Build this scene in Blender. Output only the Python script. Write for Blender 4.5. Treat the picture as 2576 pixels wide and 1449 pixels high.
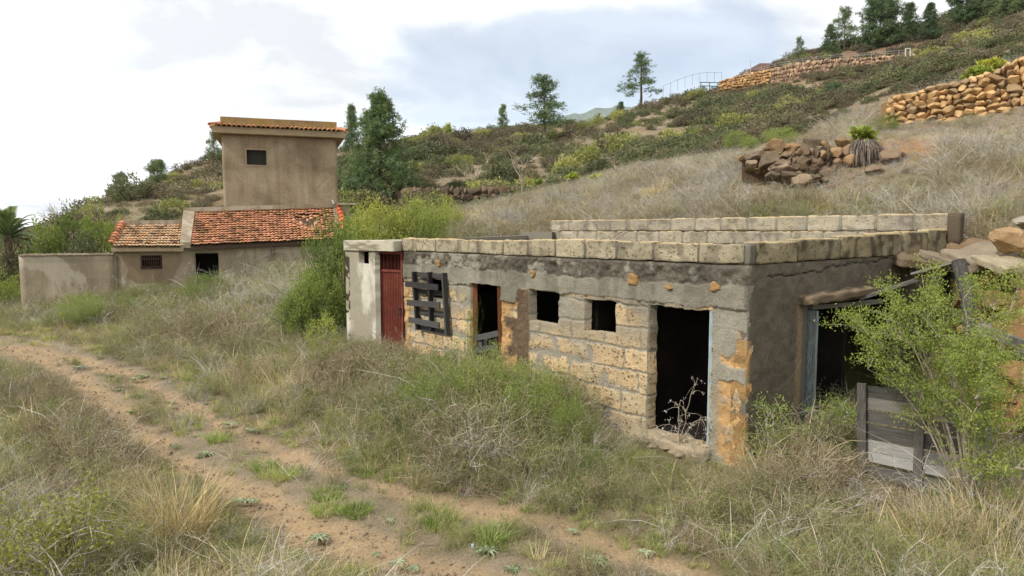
import bpy, math, random
import numpy as np
R = math.radians
sc = bpy.context.scene
for o in list(bpy.data.objects): bpy.data.objects.remove(o)
C = sc.collection

# ---------------------------------------------------------------- camera
CAMZ, PITCH, FOC = 3.0, 4.81, 1717.0          # focal length in units of a 2576-wide frame
cd = bpy.data.cameras.new('camera'); cam = bpy.data.objects.new('camera', cd); C.objects.link(cam)
cd.sensor_width = 36.0; cd.lens = 36.0*FOC/2576.0; cd.clip_start = 0.05; cd.clip_end = 20000
cam.location = (0, 0, CAMZ); cam.rotation_euler = (R(90-PITCH), 0, 0)
sc.camera = cam

# ---------------------------------------------------------------- light
SUN_EL, SUN_AZ = 44.0, -122.0                   # azimuth: 0 = +Y, clockwise positive -> from the left, a little behind
sd = bpy.data.lights.new('sun', 'SUN'); sun = bpy.data.objects.new('sun', sd); C.objects.link(sun)
sd.energy = 3.3; sd.angle = R(3.5); sd.color = (1.0, 0.96, 0.89)
sun.rotation_euler = (R(90-SUN_EL), 0, R(180-SUN_AZ))
w = bpy.data.worlds.new('World'); sc.world = w; w.use_nodes = True
nt = w.node_tree; nt.nodes.clear()
def N(nt, t, **k):
    n = nt.nodes.new(t)
    for a, b in k.items():
        if a == 'ins':
            for i, v in b.items():
                if isinstance(v, bpy.types.NodeSocket): nt.links.new(v, n.inputs[i])
                else: n.inputs[i].default_value = v
        else: setattr(n, a, b)
    return n
def ramp(nt, fac, stops, interp='LINEAR'):
    n = nt.nodes.new('ShaderNodeValToRGB'); cr = n.color_ramp; cr.interpolation = interp
    while len(cr.elements) < len(stops): cr.elements.new(0.5)
    for e, (p, c) in zip(cr.elements, stops):
        e.position = p; e.color = (c, c, c, 1) if isinstance(c, (int, float)) else (*c, 1)
    nt.links.new(fac, n.inputs[0]); return n.outputs[0]
def mixc(nt, f, a, b, mode='MIX'):
    n = nt.nodes.new('ShaderNodeMix'); n.data_type = 'RGBA'; n.blend_type = mode
    for i, v in ((0, f), (6, a), (7, b)):
        if isinstance(v, bpy.types.NodeSocket): nt.links.new(v, n.inputs[i])
        elif i == 0: n.inputs[0].default_value = v
        else: n.inputs[i].default_value = (*v, 1) if len(v) == 3 else v
    return n.outputs[2]
def math_(nt, op, a, b=0.0, c=0.0, clamp=False):
    n = nt.nodes.new('ShaderNodeMath'); n.operation = op; n.use_clamp = clamp
    for i, v in enumerate((a, b, c)):
        if isinstance(v, bpy.types.NodeSocket): nt.links.new(v, n.inputs[i])
        else: n.inputs[i].default_value = v
    return n.outputs[0]
sky = N(nt, 'ShaderNodeTexSky', sky_type='NISHITA', sun_disc=False)
sky.sun_elevation = R(SUN_EL); sky.sun_rotation = R(SUN_AZ); sky.altitude = 600; sky.air_density = 1.0; sky.dust_density = 1.2
tc = N(nt, 'ShaderNodeTexCoord')
sep = N(nt, 'ShaderNodeSeparateXYZ', ins={0: tc.outputs['Generated']})
# clouds lie on a high layer: direction divided by height gives their perspective
zz = math_(nt, 'MAXIMUM', sep.outputs[2], 0.0); zz = math_(nt, 'ADD', zz, 0.16)
px_ = math_(nt, 'DIVIDE', sep.outputs[0], zz); py_ = math_(nt, 'DIVIDE', sep.outputs[1], zz)
cv = N(nt, 'ShaderNodeCombineXYZ', ins={0: px_, 1: py_, 2: 0.0})
mp = N(nt, 'ShaderNodeMapping', ins={0: cv.outputs[0], 1: (1.3, 0.35, 0), 3: (0.8, 0.8, 1)})
n1 = N(nt, 'ShaderNodeTexNoise', noise_dimensions='2D', ins={0: mp.outputs[0], 'Scale': 0.6, 'Detail': 8, 'Roughness': 0.55, 'Distortion': 0.3})
n2 = N(nt, 'ShaderNodeTexNoise', noise_dimensions='2D', ins={0: mp.outputs[0], 'Scale': 1.1, 'Detail': 8, 'Roughness': 0.56, 'Distortion': 0.25})
# a clear gap in the cover ahead, a little right of centre and low
dg = N(nt, 'ShaderNodeVectorMath', operation='DISTANCE', ins={0: N(nt, 'ShaderNodeVectorMath', operation='MULTIPLY', ins={0: tc.outputs['Generated'], 1: (1, 0.6, 1.9)}).outputs[0], 1: (0.13, 0.585, 0.40)})
gap = ramp(nt, dg.outputs['Value'], [(0.0, 0.42), (0.40, 0.0)], 'EASE')
cov = math_(nt, 'SUBTRACT', math_(nt, 'ADD', n1.outputs[0], 0.15), gap)
cmask = ramp(nt, cov, [(0.31, 0.36), (0.46, 1.0)], 'EASE')
ccol = ramp(nt, n2.outputs[0], [(0.34, (0.60, 0.63, 0.67)), (0.44, (0.86, 0.87, 0.88)), (0.51, (1.06, 1.06, 1.05))])
b1 = N(nt, 'ShaderNodeBackground', ins={0: sky.outputs[0], 1: 0.12})
b2 = N(nt, 'ShaderNodeBackground', ins={0: ccol, 1: 1.0})
ms = N(nt, 'ShaderNodeMixShader', ins={0: cmask, 1: b1.outputs[0], 2: b2.outputs[0]})
N(nt, 'ShaderNodeOutputWorld', ins={0: ms.outputs[0]})
sc.view_settings.view_transform = 'Standard'; sc.view_settings.look = 'None'
sc.view_settings.exposure = 0.36; sc.view_settings.gamma = 1.0; sc.view_settings.use_curve_mapping = False
sc.render.engine = 'CYCLES'
sc.cycles.max_bounces = 5; sc.cycles.diffuse_bounces = 3; sc.cycles.glossy_bounces = 1
sc.cycles.transparent_max_bounces = 6; sc.cycles.transmission_bounces = 3; sc.cycles.volume_bounces = 1
sc.cycles.use_denoising = True
sc.cycles.caustics_reflective = False; sc.cycles.caustics_refractive = False

# ---------------------------------------------------------------- helpers
cp, sp = math.cos(R(PITCH)), math.sin(R(PITCH))
def ray(px, py):
    u = px-1288.0; v = 724.5-py
    return np.array([u, FOC*cp+v*sp, -FOC*sp+v*cp])
def P(px, py, Y):                                # a point of the place that lies Y metres ahead
    d = ray(px, py); return np.array([0, 0, CAMZ])+d*(Y/d[1])
def proj(X, Y, Z):
    z = Z-CAMZ; f = Y*cp-z*sp; up = Y*sp+z*cp
    f = np.maximum(f, 0.01)
    return 1288+FOC*X/f, 724.5-FOC*up/f
class Plane:                                     # an upright plane through two plan points
    def __init__(s, a, b):
        s.a = np.array(a, float); d = np.array(b, float)-s.a; s.L = float(np.hypot(*d)); s.d = d/s.L; s.n = np.array([s.d[1], -s.d[0]])
    def hit(s, px, py):
        r = ray(px, py); k = np.dot(s.a, s.n)/np.dot(r[:2], s.n)
        p = r*k; return float(np.dot(p[:2]-s.a, s.d)), float(p[2]+CAMZ)
    def pt(s, t, z, off=0.0):
        q = s.a+s.d*t+s.n*off; return np.array([q[0], q[1], z])
def _hash(i, j, k, seed):
    h = (i.astype(np.int64)*374761393+j.astype(np.int64)*668265263+k.astype(np.int64)*2147483647+seed*1274126177) & 0xffffffff
    h = ((h ^ (h >> 13))*1274126177) & 0xffffffff
    return ((h ^ (h >> 16)) & 0xffff)/65535.0
def vnoise(x, y, z=None, seed=0):
    x = np.asarray(x, float); y = np.asarray(y, float); z = np.zeros_like(x) if z is None else np.asarray(z, float)+np.zeros_like(x)
    xi, yi, zi = np.floor(x), np.floor(y), np.floor(z); fx, fy, fz = x-xi, y-yi, z-zi
    fx, fy, fz = [f*f*(3-2*f) for f in (fx, fy, fz)]; r = 0
    for a in (0, 1):
        for b in (0, 1):
            for c in (0, 1):
                r = r+_hash(xi+a, yi+b, zi+c, seed)*(fx if a else 1-fx)*(fy if b else 1-fy)*(fz if c else 1-fz)
    return r
def fbm(x, y, z=None, seed=0, oct=4, gain=0.5):
    r = 0; a = 1.0; t = 0
    x = np.asarray(x, float); y = np.asarray(y, float)
    for o in range(oct):
        f = 2.0**o
        r = r+a*vnoise(x*f, y*f, None if z is None else np.asarray(z)*f, seed+o*17); t += a; a *= gain
    return r/t
def sstep(a, b, x):
    t = np.clip((x-a)/(b-a), 0, 1); return t*t*(3-2*t)
def mesh_np(name, V, faces, mat=None, parent=None, attrs=None, smooth=False, mats=None, mi=None, link=True):
    V = np.asarray(V, np.float32).reshape(-1, 3)
    if isinstance(faces, np.ndarray): faces = [faces]
    faces = [np.asarray(f, np.int32) for f in faces if len(f)]
    me = bpy.data.meshes.new(name)
    nl = sum(f.size for f in faces); nf = sum(len(f) for f in faces)
    me.vertices.add(len(V)); me.vertices.foreach_set('co', V.ravel())
    me.loops.add(nl); me.loops.foreach_set('vertex_index', np.concatenate([f.ravel() for f in faces]))
    me.polygons.add(nf)
    tot = np.concatenate([np.full(len(f), f.shape[1], np.int32) for f in faces])
    me.polygons.foreach_set('loop_start', np.concatenate([[0], np.cumsum(tot)[:-1]]).astype(np.int32))
    me.polygons.foreach_set('loop_total', tot)
    me.polygons.foreach_set('use_smooth', np.full(nf, bool(smooth)))
    if mi is not None: me.polygons.foreach_set('material_index', np.asarray(mi, np.int32))
    me.update(calc_edges=True)
    for k, a in (attrs or {}).items():
        a = np.asarray(a, np.float32)
        if a.ndim == 1:
            at = me.attributes.new(k, 'FLOAT', 'POINT'); at.data.foreach_set('value', a)
        else:
            at = me.attributes.new(k, 'FLOAT_COLOR', 'POINT')
            c = np.ones((len(a), 4), np.float32); c[:, :3] = a; at.data.foreach_set('color', c.ravel())
    o = bpy.data.objects.new(name, me)
    for m in (mats or ([mat] if mat else [])): me.materials.append(m)
    if link: C.objects.link(o)
    if parent is not None: o.parent = parent; o.matrix_parent_inverse = parent_inv(parent)
    return o
def parent_inv(p):
    from mathutils import Matrix
    return Matrix.Translation(p.location).inverted() if p.rotation_euler[2] == 0 else (Matrix.Translation(p.location) @ p.rotation_euler.to_matrix().to_4x4()).inverted()
def tag(o, label=None, cat=None, group=None, kind=None):
    if label: o['label'] = label
    if cat: o['category'] = cat
    if group: o['group'] = group
    if kind: o['kind'] = kind
    return o
def thing(name, loc, label, cat, group=None):
    o = bpy.data.objects.new(name, None); C.objects.link(o); o.location = loc; o.empty_display_size = 0.2
    return tag(o, label, cat, group)
class MB:                                        # gathers pieces into ONE mesh
    def __init__(s): s.V = []; s.Q = []; s.T = []; s.n = 0; s.A = []
    def add(s, V, Q=None, T=None, a=None):
        V = np.asarray(V, float).reshape(-1, 3)
        if Q is not None and len(Q): s.Q.append(np.asarray(Q)+s.n)
        if T is not None and len(T): s.T.append(np.asarray(T)+s.n)
        s.V.append(V); s.A.append(np.full(len(V), random.random() if a is None else 0.0) if not isinstance(a, np.ndarray) else a)
        if a is not None and not isinstance(a, np.ndarray): s.A[-1][:] = a
        s.n += len(V); return s
    def box(s, o, ax, ay, az, a=None, jit=0.0):  # corner o and three edge vectors
        o, ax, ay, az = [np.asarray(v, float) for v in (o, ax, ay, az)]
        V = np.array([o, o+ax, o+ax+ay, o+ay, o+az, o+ax+az, o+ax+ay+az, o+ay+az])
        if jit: V = V+np.random.uniform(-jit, jit, V.shape)
        return s.add(V, Q=[[0, 3, 2, 1], [4, 5, 6, 7], [0, 1, 5, 4], [1, 2, 6, 5], [2, 3, 7, 6], [3, 0, 4, 7]], a=a)
    def bar(s, p, q, w, h, up=(0, 0, 1), a=None):  # a beam between two points
        p, q = np.asarray(p, float), np.asarray(q, float); d = q-p; d = d/np.linalg.norm(d)
        x = np.cross(d, up); x = x/max(np.linalg.norm(x), 1e-6); y = np.cross(x, d)
        return s.box(p-x*w/2-y*h/2, x*w, q-p, y*h, a=a)
    def tube(s, pts, r, k=6, a=None, cap=False):
        pts = np.asarray(pts, float); n = len(pts); r = np.broadcast_to(np.asarray(r, float), (n,))
        d = np.gradient(pts, axis=0); d /= np.maximum(np.linalg.norm(d, axis=1, keepdims=True), 1e-9)
        ref = np.where(np.abs(d[:, 2:3]) > 0.9, [[1., 0, 0]], [[0, 0, 1.]])
        x = np.cross(d, ref); x /= np.maximum(np.linalg.norm(x, axis=1, keepdims=True), 1e-9); y = np.cross(d, x)
        th = np.arange(k)*2*np.pi/k
        V = pts[:, None]+(x[:, None]*np.cos(th)[None, :, None]+y[:, None]*np.sin(th)[None, :, None])*r[:, None, None]
        i = np.arange(n-1)[:, None]*k; j = np.arange(k)[None]; jn = (j+1) % k
        Q = np.stack([i+j, i+jn, i+k+jn, i+k+j], -1).reshape(-1, 4)
        s.add(V, Q=Q, a=a)
        if cap:
            for e, c in ((0, pts[0]), (n-1, pts[-1])):
                VV = np.vstack([V[e], c[None]]); T = np.array([[a_, (a_+1) % k, k] for a_ in range(k)]); s.add(VV, T=T, a=a)
        return s
    def build(s, name, mat, parent=None, smooth=False, attr='v', **k):
        V = np.concatenate(s.V); F = []
        if s.Q: F.append(np.concatenate(s.Q))
        if s.T: F.append(np.concatenate(s.T))
        return mesh_np(name, V, F, mat, parent, attrs={attr: np.concatenate(s.A)}, smooth=smooth, **k)

# ---------------------------------------------------------------- materials
def newmat(name):
    m = bpy.data.materials.new(name); m.use_nodes = True; t = m.node_tree; t.nodes.clear(); return m, t
def out(t, sh): N(t, 'ShaderNodeOutputMaterial', ins={0: sh})
def srgb(*c):
    r = []
    for x in c:
        x = x/255.0; r.append(x/12.92 if x <= 0.04045 else ((x+0.055)/1.055)**2.4)
    return tuple(r)
def bump(t, h, strength=0.5, dist=0.02):
    return N(t, 'ShaderNodeBump', ins={'Strength': strength, 'Distance': dist, 'Height': h}).outputs[0]
def noise(t, scale, detail=5, rough=0.6, vec=None, dist=0.0):
    if vec is None: vec = N(t, 'ShaderNodeNewGeometry').outputs['Position']
    return N(t, 'ShaderNodeTexNoise', ins={0: vec, 'Scale': scale, 'Detail': detail, 'Roughness': rough, 'Distortion': dist}).outputs[0]
def mat_rough(name, stops, scale=3.0, bscale=40, bstr=0.6, bdist=0.01, rough=0.95, stops2=None, mapping=None, extra=None):
    m, t = newmat(name); pos = N(t, 'ShaderNodeNewGeometry').outputs['Position']
    v = N(t, 'ShaderNodeMapping', ins={0: pos, 3: mapping}).outputs[0] if mapping else pos
    c = ramp(t, noise(t, scale, 7, 0.62, v, 0.3), stops)
    fine = noise(t, bscale, 4, 0.65, pos)
    c = mixc(t, 0.8, c, ramp(t, fine, [(0.3, 0.72), (0.5, 1.0), (0.75, 1.18)]), 'MULTIPLY')
    if extra: c = extra(t, c, pos)
    bs = N(t, 'ShaderNodeBsdfPrincipled', ins={0: c, 'Roughness': rough, 'Specular IOR Level': 0.15, 'Normal': bump(t, fine, bstr, bdist)})
    out(t, bs.outputs[0]); return m
def mat_leaf(name, cols, trans=0.35, rnd=True, attr='v', spec=0.25):
    # cols: colours across a random value that mixes the per-leaf attribute with the per-instance random
    m, t = newmat(name)
    a = N(t, 'ShaderNodeAttribute', attribute_name=attr).outputs['Fac']
    f = a
    if rnd:
        oi = N(t, 'ShaderNodeObjectInfo').outputs['Random']
        f = math_(t, 'ADD', math_(t, 'MULTIPLY', a, 0.5), math_(t, 'MULTIPLY', oi, 0.5))
    n = len(cols); c = ramp(t, f, [(0.12+0.76*i/(n-1), q) for i, q in enumerate(cols)])
    d = N(t, 'ShaderNodeBsdfPrincipled', ins={0: c, 'Roughness': 0.6, 'Specular IOR Level': spec})
    tr = N(t, 'ShaderNodeBsdfTranslucent', ins={0: mixc(t, 1.0, c, (1.1, 1.15, 0.7), 'MULTIPLY')})
    out(t, N(t, 'ShaderNodeMixShader', ins={0: trans, 1: d.outputs[0], 2: tr.outputs[0]}).outputs[0]); return m
def mat_attrcol(name, bscale=60, bstr=0.5, bdist=0.01, attr='c', var=0.75, pits=None):
    m, t = newmat(name); pos = N(t, 'ShaderNodeNewGeometry').outputs['Position']
    c = N(t, 'ShaderNodeAttribute', attribute_name=attr).outputs['Color']
    fine = noise(t, bscale, 5, 0.7, pos)
    c = mixc(t, var, c, ramp(t, fine, [(0.28, 0.6), (0.5, 1.0), (0.75, 1.25)]), 'MULTIPLY')
    h = fine
    if pits:
        vo = N(t, 'ShaderNodeTexVoronoi', ins={0: pos, 'Scale': pits, 'Randomness': 1.0}).outputs['Distance']
        am = N(t, 'ShaderNodeAttribute', attribute_name='blk').outputs['Fac']
        pm = ramp(t, math_(t, 'ADD', vo, math_(t, 'MULTIPLY', noise(t, pits*0.35, 2, 0.5, pos), 0.75)), [(0.57, 1.0), (0.66, 0.0)])
        pm = math_(t, 'MULTIPLY', pm, am)
        c = mixc(t, math_(t, 'MULTIPLY', pm, 0.55), c, (0.10, 0.065, 0.04))
        h = math_(t, 'SUBTRACT', fine, math_(t, 'MULTIPLY', pm, 1.2))
    bs = N(t, 'ShaderNodeBsdfPrincipled', ins={0: c, 'Roughness': 0.95, 'Specular IOR Level': 0.1, 'Normal': bump(t, h, bstr, bdist)})
    out(t, bs.outputs[0]); return m
def mat_plain(name, col, rough=0.7, var=0.25, scale=30, metal=0.0):
    m, t = newmat(name)
    c = mixc(t, 1.0, col, ramp(t, noise(t, scale, 4, 0.6), [(0.3, 1-var), (0.7, 1+var)]), 'MULTIPLY')
    bs = N(t, 'ShaderNodeBsdfPrincipled', ins={0: c, 'Roughness': rough, 'Metallic': metal, 'Specular IOR Level': 0.3})
    out(t, bs.outputs[0]); return m
def mat_wood(name, dark, light, axis=(1, 1, 1), extra=None):
    m, t = newmat(name); pos = N(t, 'ShaderNodeNewGeometry').outputs['Position']
    oc = N(t, 'ShaderNodeTexCoord').outputs['Object']
    v = N(t, 'ShaderNodeMapping', ins={0: oc, 3: axis}).outputs[0]
    g = noise(t, 9, 6, 0.7, v, 0.4); a = N(t, 'ShaderNodeAttribute', attribute_name='v').outputs['Fac']
    c = ramp(t, math_(t, 'ADD', math_(t, 'MULTIPLY', g, 0.75), math_(t, 'MULTIPLY', a, 0.3)), [(0.3, dark), (0.75, light)])
    if extra: c = extra(t, c, pos)
    bs = N(t, 'ShaderNodeBsdfPrincipled', ins={0: c, 'Roughness': 0.9, 'Specular IOR Level': 0.15, 'Normal': bump(t, g, 0.6, 0.01)})
    out(t, bs.outputs[0]); return m

# ---------------------------------------------------------------- terrain heights
FP = Plane((2.782, 8.0), (2.782-0.652*7.7, 8.0+0.757*7.7))      # shed, long front
FP.n = -FP.n if np.dot(FP.n, [-1, -1]) < 0 else FP.n
ctl = []                                                       # (X, Y, Z)
def cpx(px, py, Y): ctl.append(tuple(P(px, py, Y)))
def cw(x, y, z): ctl.append((x, y, z))
for x, y in ((-8, 2), (0, 2), (8, 2), (-10, 6), (-6, 6), (-2, 5), (2, 5), (6, 5), (-9, 10), (-4, 9), (0, 7), (1.5, 7), (-20, 8), (5, 6.5), (14, 3)): cw(x, y, 0.02 if x < 2 else 0.1)
cw(2.4, 7.8, 0.13); cw(3.6, 8.4, .16); cw(6, 9.5, .25); cw(8.0, 8.0, .5); cw(1.3, 9.0, 0.2); cw(-0.5, 10.6, 0.3); cw(-2.5, 13.2, .42); cw(-3.8, 14.2, 0.42); cw(-2.8, 11, .12); cw(-6, 12, .1)
cw(-12, 15, .25); cw(-17, 15, .25); cw(-30, 15, 0); cw(-10, 17, .4); cw(-7, 16.5, .55); cw(-5, 16.3, .75)
cpx(40, 800, 20.0); cpx(200, 775, 20.7); cpx(380, 755, 21.3); cpx(520, 722, 21.9); cpx(700, 690, 22.6); cpx(820, 668, 23.2); cpx(600, 760, 19.6); cpx(750, 730, 18.5)
cw(-22, 20, .3); cw(-24, 28, .6); cw(-14, 27, 1.2); cw(-9, 29, 2.2); cw(-5, 27, 2.8); cw(-40, 30, -1); cw(-60, 60, -6)
# inside the shed and behind it (the back wall holds the terrace)
cw(4.5, 10.5, .35); cw(1.5, 13.5, .45); cw(0.5, 16.6, .6); cw(6.6, 12.2, .6)
cw(-3.4, 17.8, 1.6); cw(-1.5, 19.5, 2.7); cw(-4.2, 21.5, 2.6)
for t in (0.0, .33, .66, 1.0): cw(7.9-6.3*t, 12.6+7.1*t, 3.05)
cw(9.2, 12.0, 3.1); cw(11.5, 11.0, 3.0); cw(10.2, 9.3, 1.7); cw(12.5, 8.5, 2.0)
cpx(1150, 560, 22); cpx(1200, 540, 26); cpx(1340, 490, 29); cpx(1500, 462, 27); cpx(1650, 430, 25.5); cpx(1850, 400, 22)
cpx(1700, 490, 20.5); cpx(2000, 500, 17); cpx(2200, 500, 15.5); cpx(2450, 470, 14); cpx(2700, 470, 13)
cpx(1900, 455, 18.2); cpx(2150, 470, 16.3)                      # foot of the rock outcrop
cpx(1900, 392, 20.0); cpx(2150, 352, 19.0); cpx(2350, 345, 19.0); cpx(2550, 330, 18.2)   # its lip
cpx(2200, 325, 23.0); cpx(2400, 305, 21.8); cpx(2576, 280, 20.8); cpx(2750, 262, 20)
cpx(2200, 262, 25.0); cpx(2400, 212, 24.3); cpx(2576, 162, 23.2); cpx(2750, 120, 22.5)
# far side
cpx(1050, 500, 46); cpx(1300, 490, 44); cpx(1400, 455, 45); cpx(950, 505, 46); cpx(1150, 430, 58); cpx(1250, 395, 66); cpx(1450, 395, 55); cpx(1650, 385, 46); cpx(1850, 345, 42); cpx(2050, 300, 42)
cpx(1080, 368, 76); cpx(900, 395, 72); cpx(1200, 350, 84); cpx(1400, 325, 92); cpx(1560, 305, 98); cpx(1680, 262, 106); cpx(1830, 228, 110); cpx(1500, 355, 70); cpx(1700, 310, 72); cpx(1900, 258, 78)
cpx(2050, 215, 88); cpx(2290, 175, 84); cpx(2100, 250, 62); cpx(2300, 230, 50); cpx(2450, 170, 52); cpx(2320, 118, 100); cpx(2200, 118, 108); cpx(2080, 138, 112); cpx(2430, 62, 104); cpx(2576, 38, 96); cpx(2650, 60, 70); cpx(2576, 110, 60)
cpx(560, 418, 62); cpx(480, 452, 58); cpx(400, 478, 54); cpx(300, 522, 50); cpx(520, 520, 42); cpx(420, 545, 40); cpx(700, 430, 62); cpx(760, 500, 42); cpx(200, 560, 52)
# behind the skyline the land drops
for px, py, Y in ((900, 470, 150), (1200, 420, 160), (1500, 370, 170), (1800, 300, 180), (2100, 200, 180), (2576, 100, 170), (500, 540, 120), (2900, 80, 150)): cpx(px, py, Y)
for x, y, z in ((-400, 0, -20), (-300, 300, -30), (0, 600, -10), (300, 500, 10), (400, 100, 60), (120, 0, 22), (60, 10, 16), (30, 12, 9), (-100, -100, -5), (100, -100, 8), (0, -40, 0), (20, 2, 2.2), (22, 20, 9)): cw(x, y, z)
ctl = np.array(ctl)
def tpsk(d2): return 0.5*d2*np.log(np.maximum(d2, 1e-12))
def warp(X, Y):                                  # compress far distances so that near detail is not swamped
    r = np.hypot(X, Y)+1e-6; s = np.arcsinh(r/20.0)*20.0/r
    return X*s, Y*s
cx, cy = warp(ctl[:, 0], ctl[:, 1])
n = len(ctl); K = tpsk((cx[:, None]-cx)**2+(cy[:, None]-cy)**2)+np.eye(n)*1.0
A = np.zeros((n+3, n+3)); A[:n, :n] = K; A[:n, n] = 1; A[:n, n+1] = cx; A[:n, n+2] = cy; A[n:, :n] = A[:n, n:].T
sol = np.linalg.solve(A, np.concatenate([ctl[:, 2], [0, 0, 0]]))
def hgt(X, Y, fine=True):
    X = np.asarray(X, float); Y = np.asarray(Y, float); sh = X.shape; X = X.ravel(); Y = Y.ravel(); o = np.empty(len(X))
    for i in range(0, len(X), 20000):
        a, b = warp(X[i:i+20000], Y[i:i+20000])
        o[i:i+20000] = tpsk((a[:, None]-cx)**2+(b[:, None]-cy)**2)@sol[:n]+sol[n]+sol[n+1]*a+sol[n+2]*b
    if fine:
        far = sstep(22, 60, np.hypot(X, Y))
        o += (fbm(X*0.9, Y*0.9, seed=5)-.5)*.10+(fbm(X*5, Y*5, seed=6, oct=3)-.5)*.05*(1-far)
        o += far*((fbm(X*.12, Y*.12, seed=8, oct=4)-.5)*3.0)
    return o.reshape(sh)
def G(px, py, y0=4.0, y1=170.0):                 # where the sight line first meets the land
    d = ray(px, py); d = d/d[1]; ys = np.concatenate([np.arange(y0, 30, .05), np.arange(30, y1, .25)])
    z = CAMZ+d[2]*ys; h = hgt(d[0]*ys, ys, True); k = np.argmax(z <= h)
    if z[k] > h[k]: k = int(np.argmin(z-h))
    return np.array([d[0]*ys[k], ys[k], h[k]])
# ---------------------------------------------------------------- ground
def grow(a, b, step, lo, hi, g=1.06):
    xs = list(np.arange(a, b, step)); s = step; x = xs[-1]
    while x < hi: s *= g; x += s; xs.append(x)
    s = step; x = xs[0]; l = []
    while x > lo: s *= g; x -= s; l.append(x)
    return np.array(l[::-1]+xs)
gx = grow(-14, 9, .09, -700, 700); gy = grow(4, 22, .09, -300, 900)
GX, GY = np.meshgrid(gx, gy); GZ = hgt(GX, GY)
# wheel tracks of the dirt path
trk = [[(-80, 868), (60, 892), (180, 948), (270, 1015), (350, 1100), (500, 1185), (600, 1235), (725, 1292), (900, 1368), (1100, 1445), (1350, 1560)],
       [(-80, 868), (80, 880), (300, 935), (440, 1000), (575, 1078), (775, 1166), (900, 1212), (1050, 1256), (1285, 1308), (1500, 1360), (1700, 1430), (1900, 1530)]]
TR = []
for tr in trk:
    q = []
    for px, py in tr:
        d = ray(px, py); k = (0.03-CAMZ)/d[2]
        for _ in range(6):
            X, Y = d[0]*k, d[1]*k; k = (float(hgt(np.array([X]), np.array([Y]), False)[0])-CAMZ)/d[2]
        q.append((d[0]*k, d[1]*k))
    TR.append(np.array(q))
def dpoly(X, Y, q):
    best = np.full(X.shape, 1e9)
    for a, b in zip(q[:-1], q[1:]):
        ab = b-a; t = np.clip(((X-a[0])*ab[0]+(Y-a[1])*ab[1])/(ab@ab), 0, 1)
        best = np.minimum(best, np.hypot(X-a[0]-ab[0]*t, Y-a[1]-ab[1]*t))
    return best
def track(X, Y):                                 # 1 in a wheel track, ~.6 on the strip between, 0 off the path
    d1, d2 = dpoly(X, Y, TR[0]), dpoly(X, Y, TR[1]); wob = (fbm(X*2.2, Y*2.2, seed=31, oct=5)-.5)*.9
    w = np.maximum(1-sstep(.08, .36, d1+wob*.55), 1-sstep(.05, .28, d2+wob*.55))
    mid = 1-sstep(-.1, .35, (d1+d2)-1.15+wob*1.1-.012*Y*Y*.2)
    return w, np.clip(mid, 0, 1)
near = (GX > -16) & (GX < 10) & (GY > 3) & (GY < 24)
W = np.zeros(GX.shape); MD = np.zeros(GX.shape)
W[near], MD[near] = track(GX[near], GY[near])
GZ = GZ-.035*W+MD*(1-W)*.01
GZ += near*(vnoise(GX*14, GY*14, seed=3)-.5)*.02
green = fbm(GX*.35, GY*.35, seed=40)
soil = np.array(srgb(154, 131, 101)); gravel = np.array(srgb(124, 112, 94)); duff = np.array(srgb(108, 98, 74)); grn = np.array(srgb(92, 100, 52)); hillc = np.array(srgb(116, 94, 74)); dryc = np.array(srgb(126, 112, 92))
n1_ = fbm(GX*3, GY*3, seed=50, oct=5, gain=.75); n2_ = fbm(GX*.08, GY*.08, seed=51, oct=4)
col = duff[None, None]*(0.75+.5*n1_[..., None])
col = col+(grn-col)*(sstep(.45, .65, green)*.7)[..., None]
k = np.clip(MD*.95*(0.5+1.0*n1_), 0, 1)[..., None]; col = col+(gravel*(.8+.4*n1_[..., None])-col)*k
k = np.clip(W*(0.1+1.5*n1_), 0, 1)[..., None]; col = col+(soil*(.85+.3*n1_[..., None])-col)*k
far = sstep(26, 40, np.hypot(GX, GY))[..., None]
hc = hillc*(.7+.6*n1_[..., None]); hc = hc+(dryc-hc)*sstep(.45, .6, n2_)[..., None]
col = col+(hc-col)*far
scar = np.exp(-(((GX-P(2340, 405, 17.6)[0])/1.1)**2+((GY-17.7)/.9)**2))
hs = sstep(15, 19, GY)*sstep(-3, 1, GX)*(1-far[..., 0]); col = col+(dryc*(.7+.5*n1_[..., None])-col)*hs[..., None]
col = col+(np.array(srgb(150, 104, 66))*(.6+.8*n1_[..., None])-col)*np.clip(scar*1.5, 0, .9)[..., None]
ny, nx = GX.shape; idx = np.arange(ny*nx).reshape(ny, nx)
Q = np.stack([idx[:-1, :-1], idx[:-1, 1:], idx[1:, 1:], idx[1:, :-1]], -1).reshape(-1, 4)
GV = np.stack([GX, GY, GZ], -1).reshape(-1, 3)
m_ground = mat_attrcol('earth', bscale=34, bstr=0.9, bdist=0.02, var=0.9)
ground = mesh_np('ground', GV, Q, m_ground, attrs={'c': col.reshape(-1, 3)}, smooth=True); tag(ground, kind='structure')
on = (np.maximum(W, MD) > .35); onq = (on[:-1, :-1] & on[:-1, 1:] & on[1:, 1:] & on[1:, :-1]).ravel()
PQ = Q[onq]; u, inv = np.unique(PQ, return_inverse=True)
path = mesh_np('dirt_path', GV[u]+[0, 0, .004], inv.reshape(-1, 4), m_ground, attrs={'c': col.reshape(-1, 3)[u]}, smooth=True); tag(path, kind='structure')
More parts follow.
